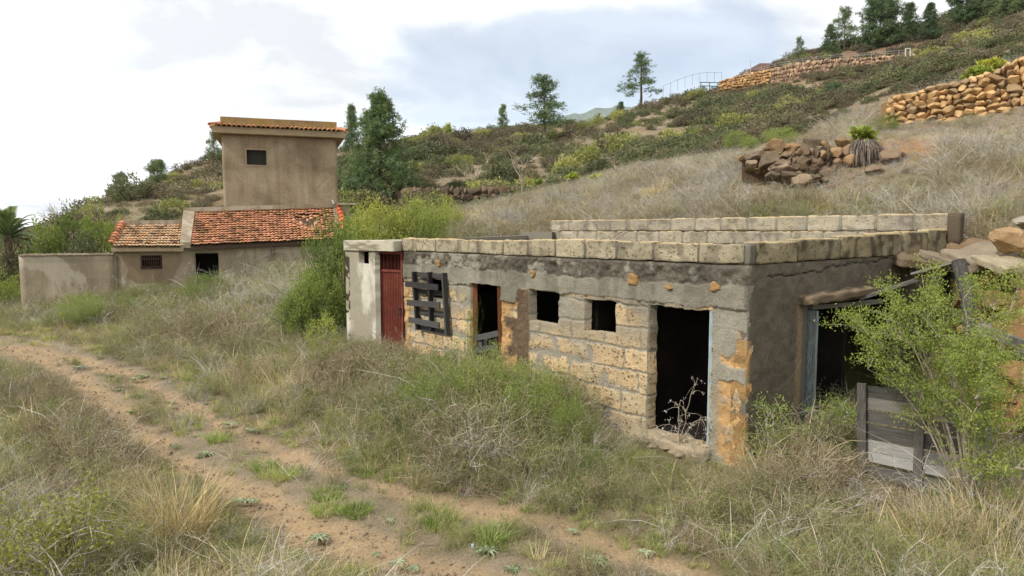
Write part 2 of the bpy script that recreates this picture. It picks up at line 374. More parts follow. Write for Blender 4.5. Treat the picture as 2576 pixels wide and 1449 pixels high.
# distant blue mountains beyond the ridge
def ridge(name, pts, Y, thick, seed, mat):
    xs = np.linspace(pts[0][0], pts[-1][0], 160); ys = np.interp(xs, [p[0] for p in pts], [p[1] for p in pts])
    top = np.array([P(a, b, Y) for a, b in zip(xs, ys)]); top[:, 2] += (fbm(xs*.06, xs*0, seed=seed, oct=5)-.5)*Y*.008
    rows = [top+np.array([0, -thick*f, 0])-np.array([0, 0, 1])*((top[:, 2:3]+60)*f**.8)*np.array([0, 0, 1]) for f in (1, .6, .3, .12, 0)]
    rows += [top+np.array([0, thick*f, 0])*1-np.array([0, 0, 1])*((top[:, 2:3]+60)*f)*np.array([0, 0, 1]) for f in (.5, 1)]
    V = np.stack(rows, 0); V[1:4, :, 2] += (fbm(V[1:4, :, 0]*.02, V[1:4, :, 1]*.02, seed=seed+1)-.5)*Y*.02
    a, b = V.shape[:2]; id_ = np.arange(a*b).reshape(a, b)
    Qr = np.stack([id_[:-1, :-1], id_[:-1, 1:], id_[1:, 1:], id_[1:, :-1]], -1).reshape(-1, 4)
    return tag(mesh_np(name, V.reshape(-1, 3), Qr, mat, smooth=True), kind='structure')
m_far = mat_rough('hazy_forest_slope', [(0.35, srgb(84, 98, 92)), (0.65, srgb(112, 122, 108))], scale=.01, bscale=.08, bstr=.8, bdist=8)  # forest colour with a bluish tint that stands in for haze
ridge('far_mountain', [(600, 470), (900, 412), (1050, 378), (1180, 347), (1260, 333), (1330, 318), (1430, 290), (1500, 275), (1560, 268), (1700, 262), (1900, 240), (2200, 140), (2380, 48), (2450, 20), (2700, -60)], 2600, 900, 71, m_far)
# ---------------------------------------------------------------- masonry helpers
def subcube(n):
    g = np.linspace(-1, 1, n+1); a, b = np.meshgrid(g, g); a = a.ravel(); b = b.ravel(); o = np.ones_like(a); F = []; V = []
    i = np.arange((n+1)**2).reshape(n+1, n+1); q = np.stack([i[:-1, :-1], i[:-1, 1:], i[1:, 1:], i[1:, :-1]], -1).reshape(-1, 4)
    for k, (x, y, z) in enumerate(((a, b, o), (b, a, -o), (b, o, a), (a, -o, b), (o, a, b), (-o, b, a))):
        V.append(np.stack([x, y, z], -1)); F.append(q+k*(n+1)**2)
    V = np.concatenate(V); F = np.concatenate(F)
    key = np.round(V*1000).astype(int); u, idx, inv = np.unique(key, axis=0, return_index=True, return_inverse=True)
    return V[idx], inv.ravel()[F]
SC = {n: subcube(n) for n in (3, 4, 6, 10, 14)}
def block(center, ex, ey, ez, n=6, rnd=0.25, amp=0.01, freq=8, seed=0, mb=None, cols=None, c=None, blk=1.0):
    """a worn block: half-extent vectors ex, ey, ez"""
    V, F = SC[n]; L = np.array([np.linalg.norm(ex), np.linalg.norm(ey), np.linalg.norm(ez)]); r = rnd*L.min()
    q = V*L; inner = np.clip(q, -(L-r), L-r); d = q-inner; ln = np.linalg.norm(d, axis=1, keepdims=True); nrm = d/np.maximum(ln, 1e-9)
    q = np.where(ln > 1e-9, inner+nrm*r, q)
    E = np.array([ex/L[0], ey/L[1], ez/L[2]]); Wd = center+q@E
    o = (fbm(Wd[:, 0]*freq+seed*7.1, Wd[:, 1]*freq, Wd[:, 2]*freq, seed=seed, oct=3)-.5)*2*amp
    V0 = nrm.copy(); z = ln[:, 0] < 1e-9; V0[z] = V[z]
    V0 = V0/np.maximum(np.linalg.norm(V0, axis=1, keepdims=True), 1e-9)
    return Wd+(V0@E)*o[:, None], F
def rock(center, ex, ey, ez, n=10, amp=.1, freq=3, seed=0, planes=11, lo=.55):
    V, F = SC[n]; rg = np.random.RandomState(seed); q = unit_(V)
    for _ in range(planes):
        d = rg.normal(0, 1, 3); d /= np.linalg.norm(d); h = rg.uniform(lo, .92); s = q@d; q = q-np.maximum(s-h, 0)[:, None]*d
    q = q/np.maximum(np.abs(q).max(0), 1e-6)
    Wd = center+q@np.array([ex, ey, ez]); o = (fbm(Wd[:, 0]*freq, Wd[:, 1]*freq, Wd[:, 2]*freq, seed=seed, oct=4)-.5)*2*amp
    return Wd+unit_(q@np.array([ex, ey, ez]))*o[:, None], F
def unit_(v): return v/np.maximum(np.linalg.norm(v, axis=-1, keepdims=True), 1e-9)
def unit_(v): return v/np.maximum(np.linalg.norm(v, axis=-1, keepdims=True), 1e-9)
def rock(center, ex, ey, ez, n=10, amp=.1, freq=3, seed=0, planes=9, lo=.36):
    V, F = SC[n]; rg = np.random.RandomState(seed); q = unit_(V)
    i_ = np.arange(16)+.5; ph = np.arccos(1-2*i_/16); t_a = np.pi*(1+5**.5)*i_+rg.rand()*6; D_ = np.stack([np.sin(ph)*np.cos(t_a), np.sin(ph)*np.sin(t_a), np.cos(ph)], -1)+rg.normal(0, .32, (16, 3)); D_ = unit_(D_); h = rg.uniform(.62, 1.0, 16)
    q = q*np.min(np.where(q@D_.T > .15, h/np.maximum(q@D_.T, .15), 9), axis=1)[:, None]
    q = q/np.maximum(np.abs(q).max(0), 1e-6); B = np.array([ex, ey, ez])
    Wd = center+q@B; o = (fbm(Wd[:, 0]*freq, Wd[:, 1]*freq, Wd[:, 2]*freq, seed=seed, oct=4)-.5)*2*amp
    return Wd+unit_(q@B)*o[:, None], F
class CM:                                         # coloured mesh collector
    def __init__(s): s.V = []; s.F = []; s.C = []; s.B = []; s.n = 0
    def add(s, V, F, c, blk=0.0):
        s.V.append(V); s.F.append(np.asarray(F)+s.n); c = np.asarray(c, float)
        s.C.append(np.tile(c, (len(V), 1)) if c.ndim == 1 else c); s.B.append(np.full(len(V), blk) if np.isscalar(blk) else blk); s.n += len(V)
    def build(s, name, mat, parent=None, smooth=True, **k):
        return mesh_np(name, np.concatenate(s.V), np.concatenate(s.F), mat, parent, attrs={'c': np.concatenate(s.C), 'blk': np.concatenate(s.B)}, smooth=smooth, **k)
def sheet(name, pl, t0, t1, z0, z1, res, holes, fn, thick, mat, parent, irregular=.012, topz=None):
    """wall face with real openings; fn(t, z) -> displacement, colour, block mask; reveals go back by thick"""
    def lines(a, b, marks):
        xs = np.linspace(a, b, int((b-a)/res)+1)
        for m in marks:
            if a < m < b: xs[np.argmin(abs(xs-m))] = m
        return xs
    ts = lines(t0, t1, [v for h in holes for v in h[:2]]); zs = lines(z0, z1, [v for h in holes for v in h[2:4]])
    T, Z = np.meshgrid(ts, zs); d, c, b = fn(T, Z)
    e = np.minimum(np.minimum(T-t0, t1-T), z1-Z); d = d*sstep(0, .03, e)
    ir = irregular*sstep(0, .05, e); T2 = T+(fbm(T*6, Z*6, seed=91, oct=3)-.5)*2*ir*1.6; Z2 = Z+(fbm(T*6, Z*6, seed=92, oct=3)-.5)*2*ir*1.6
    if topz is not None: Z2 = Z2+(Z-z0)/(z1-z0)*topz(T)
    V = np.stack([pl.a[0]+pl.d[0]*T2+pl.n[0]*d, pl.a[1]+pl.d[1]*T2+pl.n[1]*d, Z2], -1)
    ny, nx = T.shape; i = np.arange(nx*ny).reshape(ny, nx)
    q = np.stack([i[:-1, :-1], i[:-1, 1:], i[1:, 1:], i[1:, :-1]], -1)
    tm = (ts[:-1]+ts[1:])/2; zm = (zs[:-1]+zs[1:])/2; keep = np.ones((ny-1, nx-1), bool)
    for h in holes: keep &= ~((tm[None] > h[0]) & (tm[None] < h[1]) & (zm[:, None] > h[2]) & (zm[:, None] < h[3]))
    Vb = V.reshape(-1, 3); Vk = Vb-np.array([pl.n[0], pl.n[1], 0])*thick; nb = len(Vb)
    Vk = np.where(np.ones((len(Vb), 1), bool), Vk, Vk); F = [q[keep]]
    def side(m, a, b_):                            # m: cells whose neighbour is missing
        if m.any(): F.append(np.stack([a[m], b_[m], b_[m]+nb, a[m]+nb], -1))
    K = np.pad(keep, 1)
    side(keep & ~K[1:-1, :-2], q[..., 0], q[..., 3]); side(keep & ~K[1:-1, 2:], q[..., 2], q[..., 1])
    side(keep & ~K[:-2, 1:-1], q[..., 1], q[..., 0]); side(keep & ~K[2:, 1:-1], q[..., 3], q[..., 2])
    F.append(q[keep]+nb)
    VV = np.concatenate([Vb, Vk]); cc = np.concatenate([c.reshape(-1, 3)]*2); bb = np.concatenate([b.ravel()]*2)
    FF = np.concatenate(F); u, inv = np.unique(FF, return_inverse=True)
    return mesh_np(name, VV[u], inv.reshape(-1, 4), mat, parent, attrs={'c': cc[u], 'blk': bb[u]}, smooth=True)
def lay(c, new, k): return c+(np.asarray(new)-c)*np.clip(k, 0, 1)[..., None]
TAN = np.array(srgb(188, 163, 126)); TAN2 = np.array(srgb(186, 166, 134)); PALE = np.array(srgb(166, 155, 130)); MORT = np.array(srgb(140, 135, 121)); DARKR = np.array(srgb(94, 88, 78)); CONC = np.array(srgb(134, 129, 115))
OCH = np.array(srgb(180, 144, 98)); BROWN = np.array(srgb(96, 80, 64)); SIDE = np.array(srgb(108, 100, 88)); LICH = np.array(srgb(60, 56, 50))
m_mason = mat_attrcol('masonry', bscale=42, bstr=1.0, bdist=0.02, pits=17)
m_concrete = mat_attrcol('old_concrete', bscale=45, bstr=0.7, bdist=0.01)
def blocks_fn(T, Z, L, H, seed, joint=.018, zoff=0.0):
    wt = T+(fbm(T*3, Z*3, seed=seed, oct=4)-.5)*.14; wz = Z+zoff+(fbm(T*2+9, Z*2, seed=seed+1, oct=4)-.5)*.10
    row = np.floor(wz/H); sh = (_hash(row, row*0, row*0, seed)*.3+.5*(row % 2))*L
    cl = np.floor((wt+sh)/L); u = (wt+sh)/L-cl; v = wz/H-row
    de = np.minimum(np.minimum(u, 1-u)*L, np.minimum(v, 1-v)*H)
    rid = _hash(cl, row, row*0, seed+2)
    j = joint*(0.55+1.0*fbm(T*2.2, Z*2.2, seed=seed+3))
    smear = sstep(.52, .60, fbm(T*2.3, Z*3.4, seed=seed+4, oct=5))*sstep(.13, .02, de)
    m = sstep(j*.5, j*1.3, de+(fbm(T*22, Z*22, seed=seed+5, oct=3)-.5)*.030)*(1-smear)
    return m, rid, de

# ---------------------------------------------------------------- the block shed
shed = thing('abandoned_shed', (2.78, 8.0, 0.1), 'long low flat-roofed goat shed of pitted tan blocks with a row of dark openings', 'shed')
ZT, ZB = 2.85, 2.59
def H(px, py): return FP.hit(px, py)
tD2l, tD2r = H(1637, 900)[0], H(1791, 900)[0]; zD2 = H(1725, 775)[1]
tW2l, tW2r = H(1473, 800)[0], H(1553, 800)[0]; tW1l, tW1r = H(1336, 770)[0], H(1407, 770)[0]
tD1l, tD1r = H(1186, 780)[0], H(1264, 780)[0]; tPl, tPr = H(1060, 730)[0], H(1127, 730)[0]
holes = [(tD2r, tD2l, .31, zD2), (tW2r, tW2l, H(1520, 838)[1], H(1520, 755)[1]), (tW1r, tW1l, H(1370, 812)[1], H(1370, 732)[1]),
         (tD1r, tD1l, .30, H(1230, 716)[1]), (tPr, tPl, H(1095, 750)[1], H(1095, 701)[1])]
tcol = H(1320, 800)[0]; toch = H(1280, 800)[0]; tle = H(1030, 800)[0]
def front(T, Z):
    m, rid, de = blocks_fn(T, Z, .66, .30, 11, zoff=.12)
    f1 = fbm(T*9, Z*9, seed=20, oct=4); f2 = fbm(T*2, Z*2, seed=21, oct=4); f3 = fbm(T*22, Z*22, seed=22, oct=3)
    c = lay(np.broadcast_to(MORT, T.shape+(3,))*(.85+.3*f1)[..., None], TAN[None, None]*(0.82+.30*rid)[..., None]*(.78+.44*fbm(T*5, Z*5, seed=24, oct=4))[..., None], m)
    c = lay(c, PALE, m*sstep(.5, .7, f2)*.5)
    d = .004+m*(.012+.012*rid)+(f3-.5)*.010+(f1-.5)*.012
    b = m.copy()
    # everything left of the doorway pillar reads greyer and more smeared
    sm = sstep(.48, .60, fbm(T*1.1+4, Z*2.2, seed=23, oct=5)+sstep(5.0, 6.6, T)*.04)*sstep(1.2, 1.9, Z+f2*.3)*.85
    c = lay(c, MORT*.95, sm); b *= 1-sm; d = d+sm*.006
    # brown-grey foot of the wall
    c = lay(c, MORT*.9, sstep(.75, .45, Z+f2*.3)*.5)
    # pillar between the doorway and the first window: ochre stone and a brown rounded post
    po = sstep(toch+.26, toch+.20, abs(T-toch)*1.0+0*T) * (T > tcol+.08)*(T < tD1r)
    w_ = ((T > tcol+.11) & (T < tD1r)).astype(float)*(Z < 1.95-.12*f1)
    c = lay(c, OCH*(0.55+.75*f1[..., None])*(1), w_*sstep(.40, .52, fbm(T*4, Z*3, seed=25)+.10)); c = lay(c, BROWN*(.8+.7*f1[..., None]), w_*sstep(.52, .60, fbm(T*5+3, Z*4, seed=26)))
    b *= 1-w_; d = np.where(w_ > .5, .02+(f1-.5)*.07+(f3-.5)*.02, d)
    w2 = sstep(.15, .13, abs(T-tcol)) * (Z < 2.22); c = lay(c, BROWN*(.8+.55*f1[..., None]), w2); b *= 1-w2
    d = np.where(w2 > .5, .035+.03*np.sqrt(np.clip(1-((T-tcol)/.15)**2, 0, 1))+(f3-.5)*.03, d)
    # ochre strip by the red door
    w3 = sstep(.10, .07, abs(T-tle-.02+(f1-.5)*.08))*(Z < 2.0); c = lay(c, OCH*(.6+.7*f1[..., None]), w3*sstep(.42, .5, fbm(T*3+7, Z*2.5, seed=27)+.06)); b *= 1-w3; d += w3*(.02+(f1-.5)*.05)
    # right end: grey render with ochre patches on the corner
    w4 = sstep(tD2r, tD2r-.03, T); c = lay(c, MORT*(.85+.4*f1[..., None]), w4); b *= 1-w4; d = np.where(w4 > .5, .012+(f1-.5)*.015, d)
    oc = w4*sstep(.50, .55, fbm(T*4.2+2, Z*2.6+.55, seed=29, oct=5)*.6+.20+.16*sstep(.34, .06, T+.10*f1)-.5*sstep(.12,.0,abs(Z-1.32+.1*f1)))*(Z < 1.75+.1*f1)*sstep(.42, .30, T)
    c = lay(c, OCH*(.75+.5*f1[..., None]), oc); d = d-oc*.02+(f3-.5)*oc*.02
    # jamb left of the dark door
    w5 = ((T > tD2l) & (T < tD2l+.04)).astype(float)*(Z < 2.08); c = lay(c, MORT*.72*(.8+.5*f1[..., None]), w5); b *= 1-w5; d = np.where(w5 > .5, .045+(f3-.5)*.015, d)
    # cast lintel
    zb2 = 2.33+(fbm(T*1.2, T*0, seed=30)-.5)*.05; zb1 = 2.055+(fbm(T*5, T*0, seed=33, oct=3)-.5)*.06-.22*sstep(.30, .22, abs(T-(toch+.02)))*1.0
    li = sstep(zb1-.01, zb1+.01, Z); c = lay(c, CONC*(.72+.5*f1[..., None])*(.85+.3*f2[..., None]), li); b *= 1-li
    d = np.where(li > .5, .045+(f3-.5)*.006+(f1-.5)*.012, d)
    li2 = sstep(zb2-.015, zb2+.015, Z+(f1-.5)*.08)
    c = lay(c, DARKR*(.62+.75*f3[..., None])*(.8+.4*f2[..., None]), li2); c = lay(c, MORT, li2*sstep(.56, .64, fbm(T*4, Z*5, seed=34, oct=4))*.75); b *= 1-li2
    d = d+li2*(-.010+(fbm(T*11, Z*11, seed=35, oct=4)-.5)*.10)
    st = sstep(.50, .66, fbm(T*5, Z*.9, seed=36, oct=4))*sstep(1.2, 2.3, Z)*.45; c = c*(1-st*.55)[..., None]
    return d, c, b
front_wall = sheet('front_wall', FP, 0.0, H(1016, 760)[0], -.25, ZB, .0135, holes, front, .15, m_mason, shed)
RP = Plane((2.782, 8.0), (7.35, 11.65)); RP.n = np.array([RP.d[1], -RP.d[0]])
def HR(px, py): return RP.hit(px, py)
tj = HR(2016, 900)[0]; rholes = [(tj, 4.35, -.2, HR(2016, 757)[1])]
rr = 0.17/ RP.L
def side_c(T, Z):
    f1 = fbm(T*9, Z*9, seed=60, oct=4); f2 = fbm(T*1.6, Z*1.6, seed=61, oct=4); f3 = fbm(T*24, Z*24, seed=62, oct=3)
    c = SIDE*(.7+.6*f1[..., None])*(.8+.4*f2[..., None]); d = (f1-.5)*.03+(f3-.5)*.012
    w = sstep(.10, .02, T); c = lay(c, MORT*.8, w*.8)
    oc = sstep(.12, .05, T+(f1-.5)*.12)*(Z < 1.7)*sstep(.46, .56, fbm(T*2, Z*2.2, seed=66, oct=3)+.06); c = lay(c, OCH*(.7+.5*f1[..., None]), oc)
    w = sstep(.17, .13, tj-T+(f1-.5)*.04)*(T < tj)*(Z < 2.05); c = lay(c, np.array(srgb(140, 122, 98)), w); d += w*.012
    cr = abs(Z-(2.42+.07*T/2+(fbm(T*3, T*0, seed=64, oct=4)-.5)*.12)); k = sstep(.014, .004, cr)*(T > .4); c = lay(c, (.02, .018, .015), k); d -= k*.02
    return d, c, T*0
side_wall = sheet('side_wall', RP, 0.0, RP.L, -.25, ZB, .02, rholes, side_c, .2, m_mason, shed, topz=lambda T: .03*T/RP.L)
# parapet course: one row of blocks along the front and one along the side
def course(pl, marks, zb, zt, out_, thick, seed, tan, dark, mb=None, jc=.5, pit=1.0):
    cm = mb or CM(); rng = np.random.RandomState(seed)
    for k, (a, b_) in enumerate(zip(marks[:-1], marks[1:])):
        za, zc = zb((a+b_)/2), zt((a+b_)/2); L = b_-a-.022-rng.rand()*.014; cen = pl.pt((a+b_)/2, (za+zc)/2+.004, out_-thick/2)
        hz = (zc-za)/2-.004+rng.uniform(-.008, .008)
        V, F = block(cen, np.array([*pl.d, 0])*L/2, np.array([*pl.n, 0])*thick/2, np.array([0, 0, 1.0])*hz, n=14, rnd=.22, amp=.026, freq=7, seed=seed+k)
        g = fbm(V[:, 0]*3, V[:, 1]*3, V[:, 2]*3, seed=seed+50); base = np.array(tan)*(.74+.42*rng.rand())
        c = lay(np.tile(base, (len(V), 1)), PALE, sstep(.45, .65, g)*.6)
        st = fbm(V[:, 0]*7, V[:, 1]*7, V[:, 2]*5, seed=seed+51, oct=4)
        c = lay(c, LICH, sstep(.52, .66, st+.10*sstep(zc-.10, zc, V[:, 2]))*dark)
        c = lay(c, np.array(srgb(196, 172, 130)), sstep(zc-.016, zc-.004, V[:, 2])*.7)
        cm.add(V, F, c, pit)
        # mortar in the joint after this block
        V, F = block(pl.pt(b_, (za+zc)/2-.006, out_-thick/2-.012), np.array([*pl.d, 0])*.028, np.array([*pl.n, 0])*thick/2, np.array([0, 0, 1.0])*((zc-za)/2-.012), n=4, rnd=.3, amp=.008, freq=20, seed=seed+k+100)
        cm.add(V, F, MORT*jc, 0.0)
    return cm
fm = [.05]+[H(x, 640)[0] for x in (1760, 1648, 1553, 1474, 1399, 1330, 1268, 1207, 1155, 1098, 1050)]+[H(1014, 620)[0]]
cm = course(FP, fm, lambda t: ZB, lambda t: ZT-.01*math.sin(t*1.7)+.012*math.sin(t*9), .03, .19, 300, PALE*.92, .45, pit=.7); cm.build('front_parapet', m_mason, shed)
rm = [.12]+[HR(x, 640)[0] for x in (2005, 2112, 2193, 2267, 2330, 2390)]
rzt = lambda t: ZT+.17*min(1, (t/RP.L))
cm = course(RP, rm, lambda t: ZB+.03*t/RP.L, rzt, .02, .19, 400, np.array(srgb(148, 136, 108)), .72, pit=.7); cm.build('side_parapet', m_mason, shed)
V, F = block(RP.pt(.06, (ZB+ZT)/2, -.08), np.array([*RP.d, 0])*.06, np.array([*RP.n, 0])*.09, np.array([0, 0, .128]), n=6, rnd=.2, amp=.01, seed=5)
mesh_np('corner_mortar', V, F, m_concrete, shed, attrs={'c': np.tile(MORT*.55, (len(V), 1))}, smooth=True)
# rear parapet holding back the terrace: two rows
BR, BL = P(2400, 600, 11.75)[:2], P(1386, 600, 18.6)[:2]
BP = Plane(BR, BL); BP.n = np.array([-1, -1])*np.abs(BP.n) if False else (BP.n if np.dot(BP.n, [-1, -1]) > 0 else -BP.n)
cm = CM()
for r, (za, zc) in enumerate(((2.70, 2.98), (2.99, 3.26))):
    k = int(BP.L/.62); mk = [BP.L*(i+(.5 if r == 0 and 0 < i < k else 0))/k for i in range(k+1)]
    course(BP, mk, lambda t: za, lambda t: zc+(.03 if r else 0)*(1-t/BP.L), .0, .18, 500+40*r, np.array(srgb(158, 149, 132)), .4, cm, .85, .4)
V, F = block(BP.pt(-.02, 3.03, .02), np.array([*BP.d, 0])*.10, np.array([*BP.n, 0])*.13, np.array([0, 0, .27]), n=6, rnd=.1, amp=.01, seed=8); cm.add(V, F, np.array(srgb(92, 82, 68)), 0)
cm.build('rear_parapet', m_mason, shed)
# roof slab and the rooms behind the openings
def prism(name, pts, z0, z1, mat, parent, c=None, cm=None):
    n_ = len(pts); a = np.array([[*p[:2], z0] for p in pts]); b = np.array([[*p[:2], z1] for p in pts]); V = np.concatenate([a, b])
    me = bpy.data.meshes.new(name); me.from_pydata(V.tolist(), [], [list(range(n_))[::-1], list(range(n_, 2*n_))]+[[i, (i+1) % n_, n_+(i+1) % n_, n_+i] for i in range(n_)])
    at = me.attributes.new('c', 'FLOAT_COLOR', 'POINT'); cc = np.ones((2*n_, 4)); cc[:, :3] = c if c is not None else CONC; at.data.foreach_set('color', cc.ravel().astype(np.float32))
    me.polygons.foreach_set('use_smooth', np.zeros(len(me.polygons), bool)); me.materials.append(mat); o = bpy.data.objects.new(name, me); C.objects.link(o); o.parent = parent
    if parent: o.matrix_parent_inverse = parent_inv(parent)
    return o
q0 = FP.pt(.05, 0, -.16)[:2]; q1 = RP.pt(RP.L-.02, 0, -.16)[:2]; q2 = BR+np.array([.05, .1]); q3 = BL; q4 = np.array([-1.0, 17.6]); q5 = FP.pt(7.9, 0, -.5)[:2]; q6 = FP.pt(7.6, 0, -.16)[:2]
prism('roof_slab', [q0, q1, q2, q3, q4, q6], 2.50, 2.64, m_concrete, shed, CONC*.8)
mb = MB()
def upright(mb, pts, z0, z1):
    for a, b in zip(pts[:-1], pts[1:]):
        a, b = np.array(a), np.array(b); d = (b-a)/np.linalg.norm(b-a); nn = np.array([-d[1], d[0]])*.12
        mb.box([*a, z0], [*(b-a), 0], [*nn, 0], [0, 0, z1-z0], a=.3)
m_dark = mat_rough('room_shade_plaster', [(0.35, srgb(26, 23, 20)), (0.65, srgb(44, 38, 33))], scale=1.5)  # near-black colour stands in for the shade inside the shed rooms
upright(mb, [RP.pt(0.3, 0, -1.7)[:2], RP.pt(5.4, 0, -1.7)[:2]], -.2, 2.5)
upright(mb, [q1, q2, q3, q4, q6], -.2, 2.5)
upright(mb, [FP.pt(2.55, 0, -.2)[:2], FP.pt(2.55, 0, -2.6)[:2]], -.2, 2.5); upright(mb, [FP.pt(0.3, 0, -3.4)[:2], FP.pt(7.4, 0, -2.6)[:2]], -.2, 2.5)
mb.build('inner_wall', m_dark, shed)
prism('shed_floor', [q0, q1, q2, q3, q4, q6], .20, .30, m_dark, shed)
# concrete ledge left of the rear parapet
mb = MB(); a = P(1150, 598, 15.2); b = P(1312, 592, 18.5); mb.box(a-[0, 0, .35], b-a, [.3, .3, 0], [0, 0, .35]); c0 = P(1312, 600, 18.55); mb.box(c0-[0, 0, .2], P(1388, 600, 18.3)-c0, [.1, .35, 0], [0, 0, .38])
V = np.concatenate(mb.V); mesh_np('roof_ledge', V, np.concatenate(mb.Q), m_concrete, shed, attrs={'c': np.tile(CONC*.85, (len(V), 1))})
# threshold of the dark doorway: broken concrete step
cm = CM()
for k in range(15):
    t = tD2r+.02+(tD2l-tD2r)*np.random.RandomState(k).rand(); rg = np.random.RandomState(k+50)
    s = rg.uniform(.05, .13); s *= .8; V, F = rock(FP.pt(t+rg.uniform(-.15, .5), .22-rg.rand()*.14, .02+rg.rand()*.30), np.array([s, s*.3, 0]), np.array([-s*.2, s*.8, 0]), np.array([0, 0, s*.5]), n=6, amp=.012, freq=14, seed=k)
    cm.add(V, F, np.array(srgb(150, 136, 114))*rg.uniform(.7, 1.15), 0)
V, F = block(FP.pt((tD2l+tD2r)/2+.1, .16, -.02), np.array([*FP.d, 0])*.58, np.array([*FP.n, 0])*.20, np.array([0, 0, .13]), n=10, rnd=.5, amp=.09, freq=5, seed=3); cm.add(V, F, np.array(srgb(152, 138, 116))*(.6+.8*fbm(V[:, 0]*9, V[:, 1]*9, V[:, 2]*9, seed=1))[:, None], 0)
cm.build('door_step', m_concrete, shed)
# ochre stones lodged in the rough band
for k, (px, py, s) in enumerate(((1898, 0, 0), (1597, 702, .075), (1690, 719, .035), (1807, 719, .05), (1345, 690, .05), (1108, 662, .05))):
    if s == 0: continue
    t, z = H(px, py); V, F = block(FP.pt(t, z, .012), np.array([*FP.d, 0])*s*1.2, np.array([*FP.n, 0])*.06, np.array([0, 0, s]), n=6, rnd=.5, amp=.05, freq=16, seed=k)
    mesh_np('lodged_stone', V, F, m_concrete, shed, attrs={'c': (OCH*.62)*(.6+.8*fbm(V[:, 0]*20, V[:, 1]*20, V[:, 2]*20, seed=k))[:, None]}, smooth=True)
# timber: door frames of doorway one, blue strip at the dark door
m_rustwood = mat_wood('brown_wood', srgb(70, 44, 30), srgb(140, 88, 54), (6, 6, 1)); m_greywood = mat_wood('weathered_wood', srgb(44, 42, 40), srgb(128, 124, 116), (.5, .5, 26)); m_postwood = mat_wood('weathered_post', srgb(44, 42, 40), srgb(128, 124, 116), (9, 9, .7)); m_blackwood = mat_wood('blackened_wood', srgb(30, 29, 29), srgb(92, 90, 88), (.5, .5, 26)); m_blackpost = mat_wood('blackened_post', srgb(28, 27, 27), srgb(84, 82, 80), (9, 9, .7)); m_bluewood = mat_wood('flaking_blue_paint', srgb(80, 74, 66), srgb(176, 196, 200), (5, 5, .8))
f = MB(); z = H(1230, 716)[1]; f.bar(FP.pt(tD1l-.03, .2, -.06), FP.pt(tD1l-.03, z, -.06), .06, .08, up=(1, 0, 0)); f.bar(FP.pt(tD1r+.05, .2, -.02), FP.pt(tD1r+.10, z, -.02), .06, .08, up=(1, 0, 0)); f.build('door_frame', m_rustwood, shed)
f = MB(); f.bar(FP.pt(tD2r+.015, .3, .0), FP.pt(tD2r+.015, zD2, .0), .03, .05, up=(1, 0, 0)); f.build('door_edge_strip', m_bluewood, shed)
f = MB(); tt = tj+.05; zt_ = HR(2016, 757)[1]
f.bar(RP.pt(tt-.01, -.1, -.03), RP.pt(tt, zt_, -.03), .06, .14, up=(*RP.d, 0)); f.bar(RP.pt(tt+.30, -.1, -.10), RP.pt(tt+.30, zt_, -.10), .05, .07, up=(*RP.d, 0)); f.bar(RP.pt(tj-.02, zt_-.03, -.02), RP.pt(tj+1.5, zt_-.05, -.02), .10, .05); f.bar(RP.pt(tj+.2, zt_-.10, -.02), RP.pt(tj+2.3, zt_-.16, -.02), .09, .06); f.build('door_frame', m_greywood, shed)
f = MB(); f.bar(RP.pt(tt+.14, -.1, .02), RP.pt(tt+.14, zt_-.14, .02), .05, .16, up=(*RP.n, 0)); f.build('door_jamb', m_bluewood, shed)['label'] = 'door jamb with flaking pale blue paint'
# crumbling brown ledge over that door
V, F = block(RP.pt(tj+.80, HR(2095, 742)[1], .05), np.array([*RP.d, 0])*.92+np.array([0, 0, .02]), np.array([*RP.n, 0])*.13, np.array([0, 0, .065]), n=14, rnd=.6, amp=.06, freq=9, seed=44)
mesh_np('door_ledge', V, F, m_concrete, shed, attrs={'c': np.array(srgb(114, 100, 82))*(.55+.9*fbm(V[:, 0]*9, V[:, 1]*9, V[:, 2]*9))[:, None]}, smooth=True)

# ------ whitewashed cubicle at the far end, with the red door
WP = Plane(FP.pt(7.60, 0, .20)[:2], P(870, 700, 14.45)[:2]); WP.n = WP.n if np.dot(WP.n, [0, -1]) > 0 else -WP.n
def HW(px, py): return WP.hit(px, py)
tdr = HW(944, 700)[0]; ztd = HW(944, 633)[1]; twl, twr = HW(904, 650)[0], HW(928, 650)[0]
def white(T, Z):
    f1 = fbm(T*7, Z*7, seed=80, oct=4); f2 = fbm(T*2.4, Z*1.1, seed=81, oct=5)
    c = np.array(srgb(192, 187, 172))*(.84+.28*f1[..., None]); c = lay(c, srgb(138, 130, 112), sstep(.45, .62, f2+.10*sstep(2.2, 2.6, Z)+.20*sstep(.9, .4, Z))*.85)
    c = lay(c, srgb(120, 112, 96), sstep(.66, .72, fbm(T*5, Z*2.0, seed=83, oct=5))*.7)
    return (f1-.5)*.012, c, T*0
wl = sheet('whitewashed_wall', WP, tdr, WP.L, -.1, 2.58, .02, [(twr, twl, HW(915, 664)[1], HW(915, 633)[1])], white, .14, m_concrete, shed, irregular=.004)
zs_, ze_ = HW(996, 600)[1], HW(871, 605)[1]
cm = CM(); a = WP.pt(-.0, 2.58, .03); L_ = WP.L+.02
ax = np.array([*WP.d, 0]); an = np.array([*WP.n, 0])
V, F = block(WP.pt(WP.L/2, 2.69, -.96), ax*(WP.L/2+.01), an*1.0, np.array([0, 0, .108]), n=14, rnd=.06, amp=.006, seed=9)
c = lay(np.tile(np.array(srgb(176, 170, 152)), (len(V), 1)), srgb(128, 120, 102), sstep(.45, .6, fbm(V[:, 0]*4, V[:, 1]*4, V[:, 2]*9, seed=2, oct=4)))
cm.add(V, F, c); cm.build('cubicle_roof', m_concrete, shed)
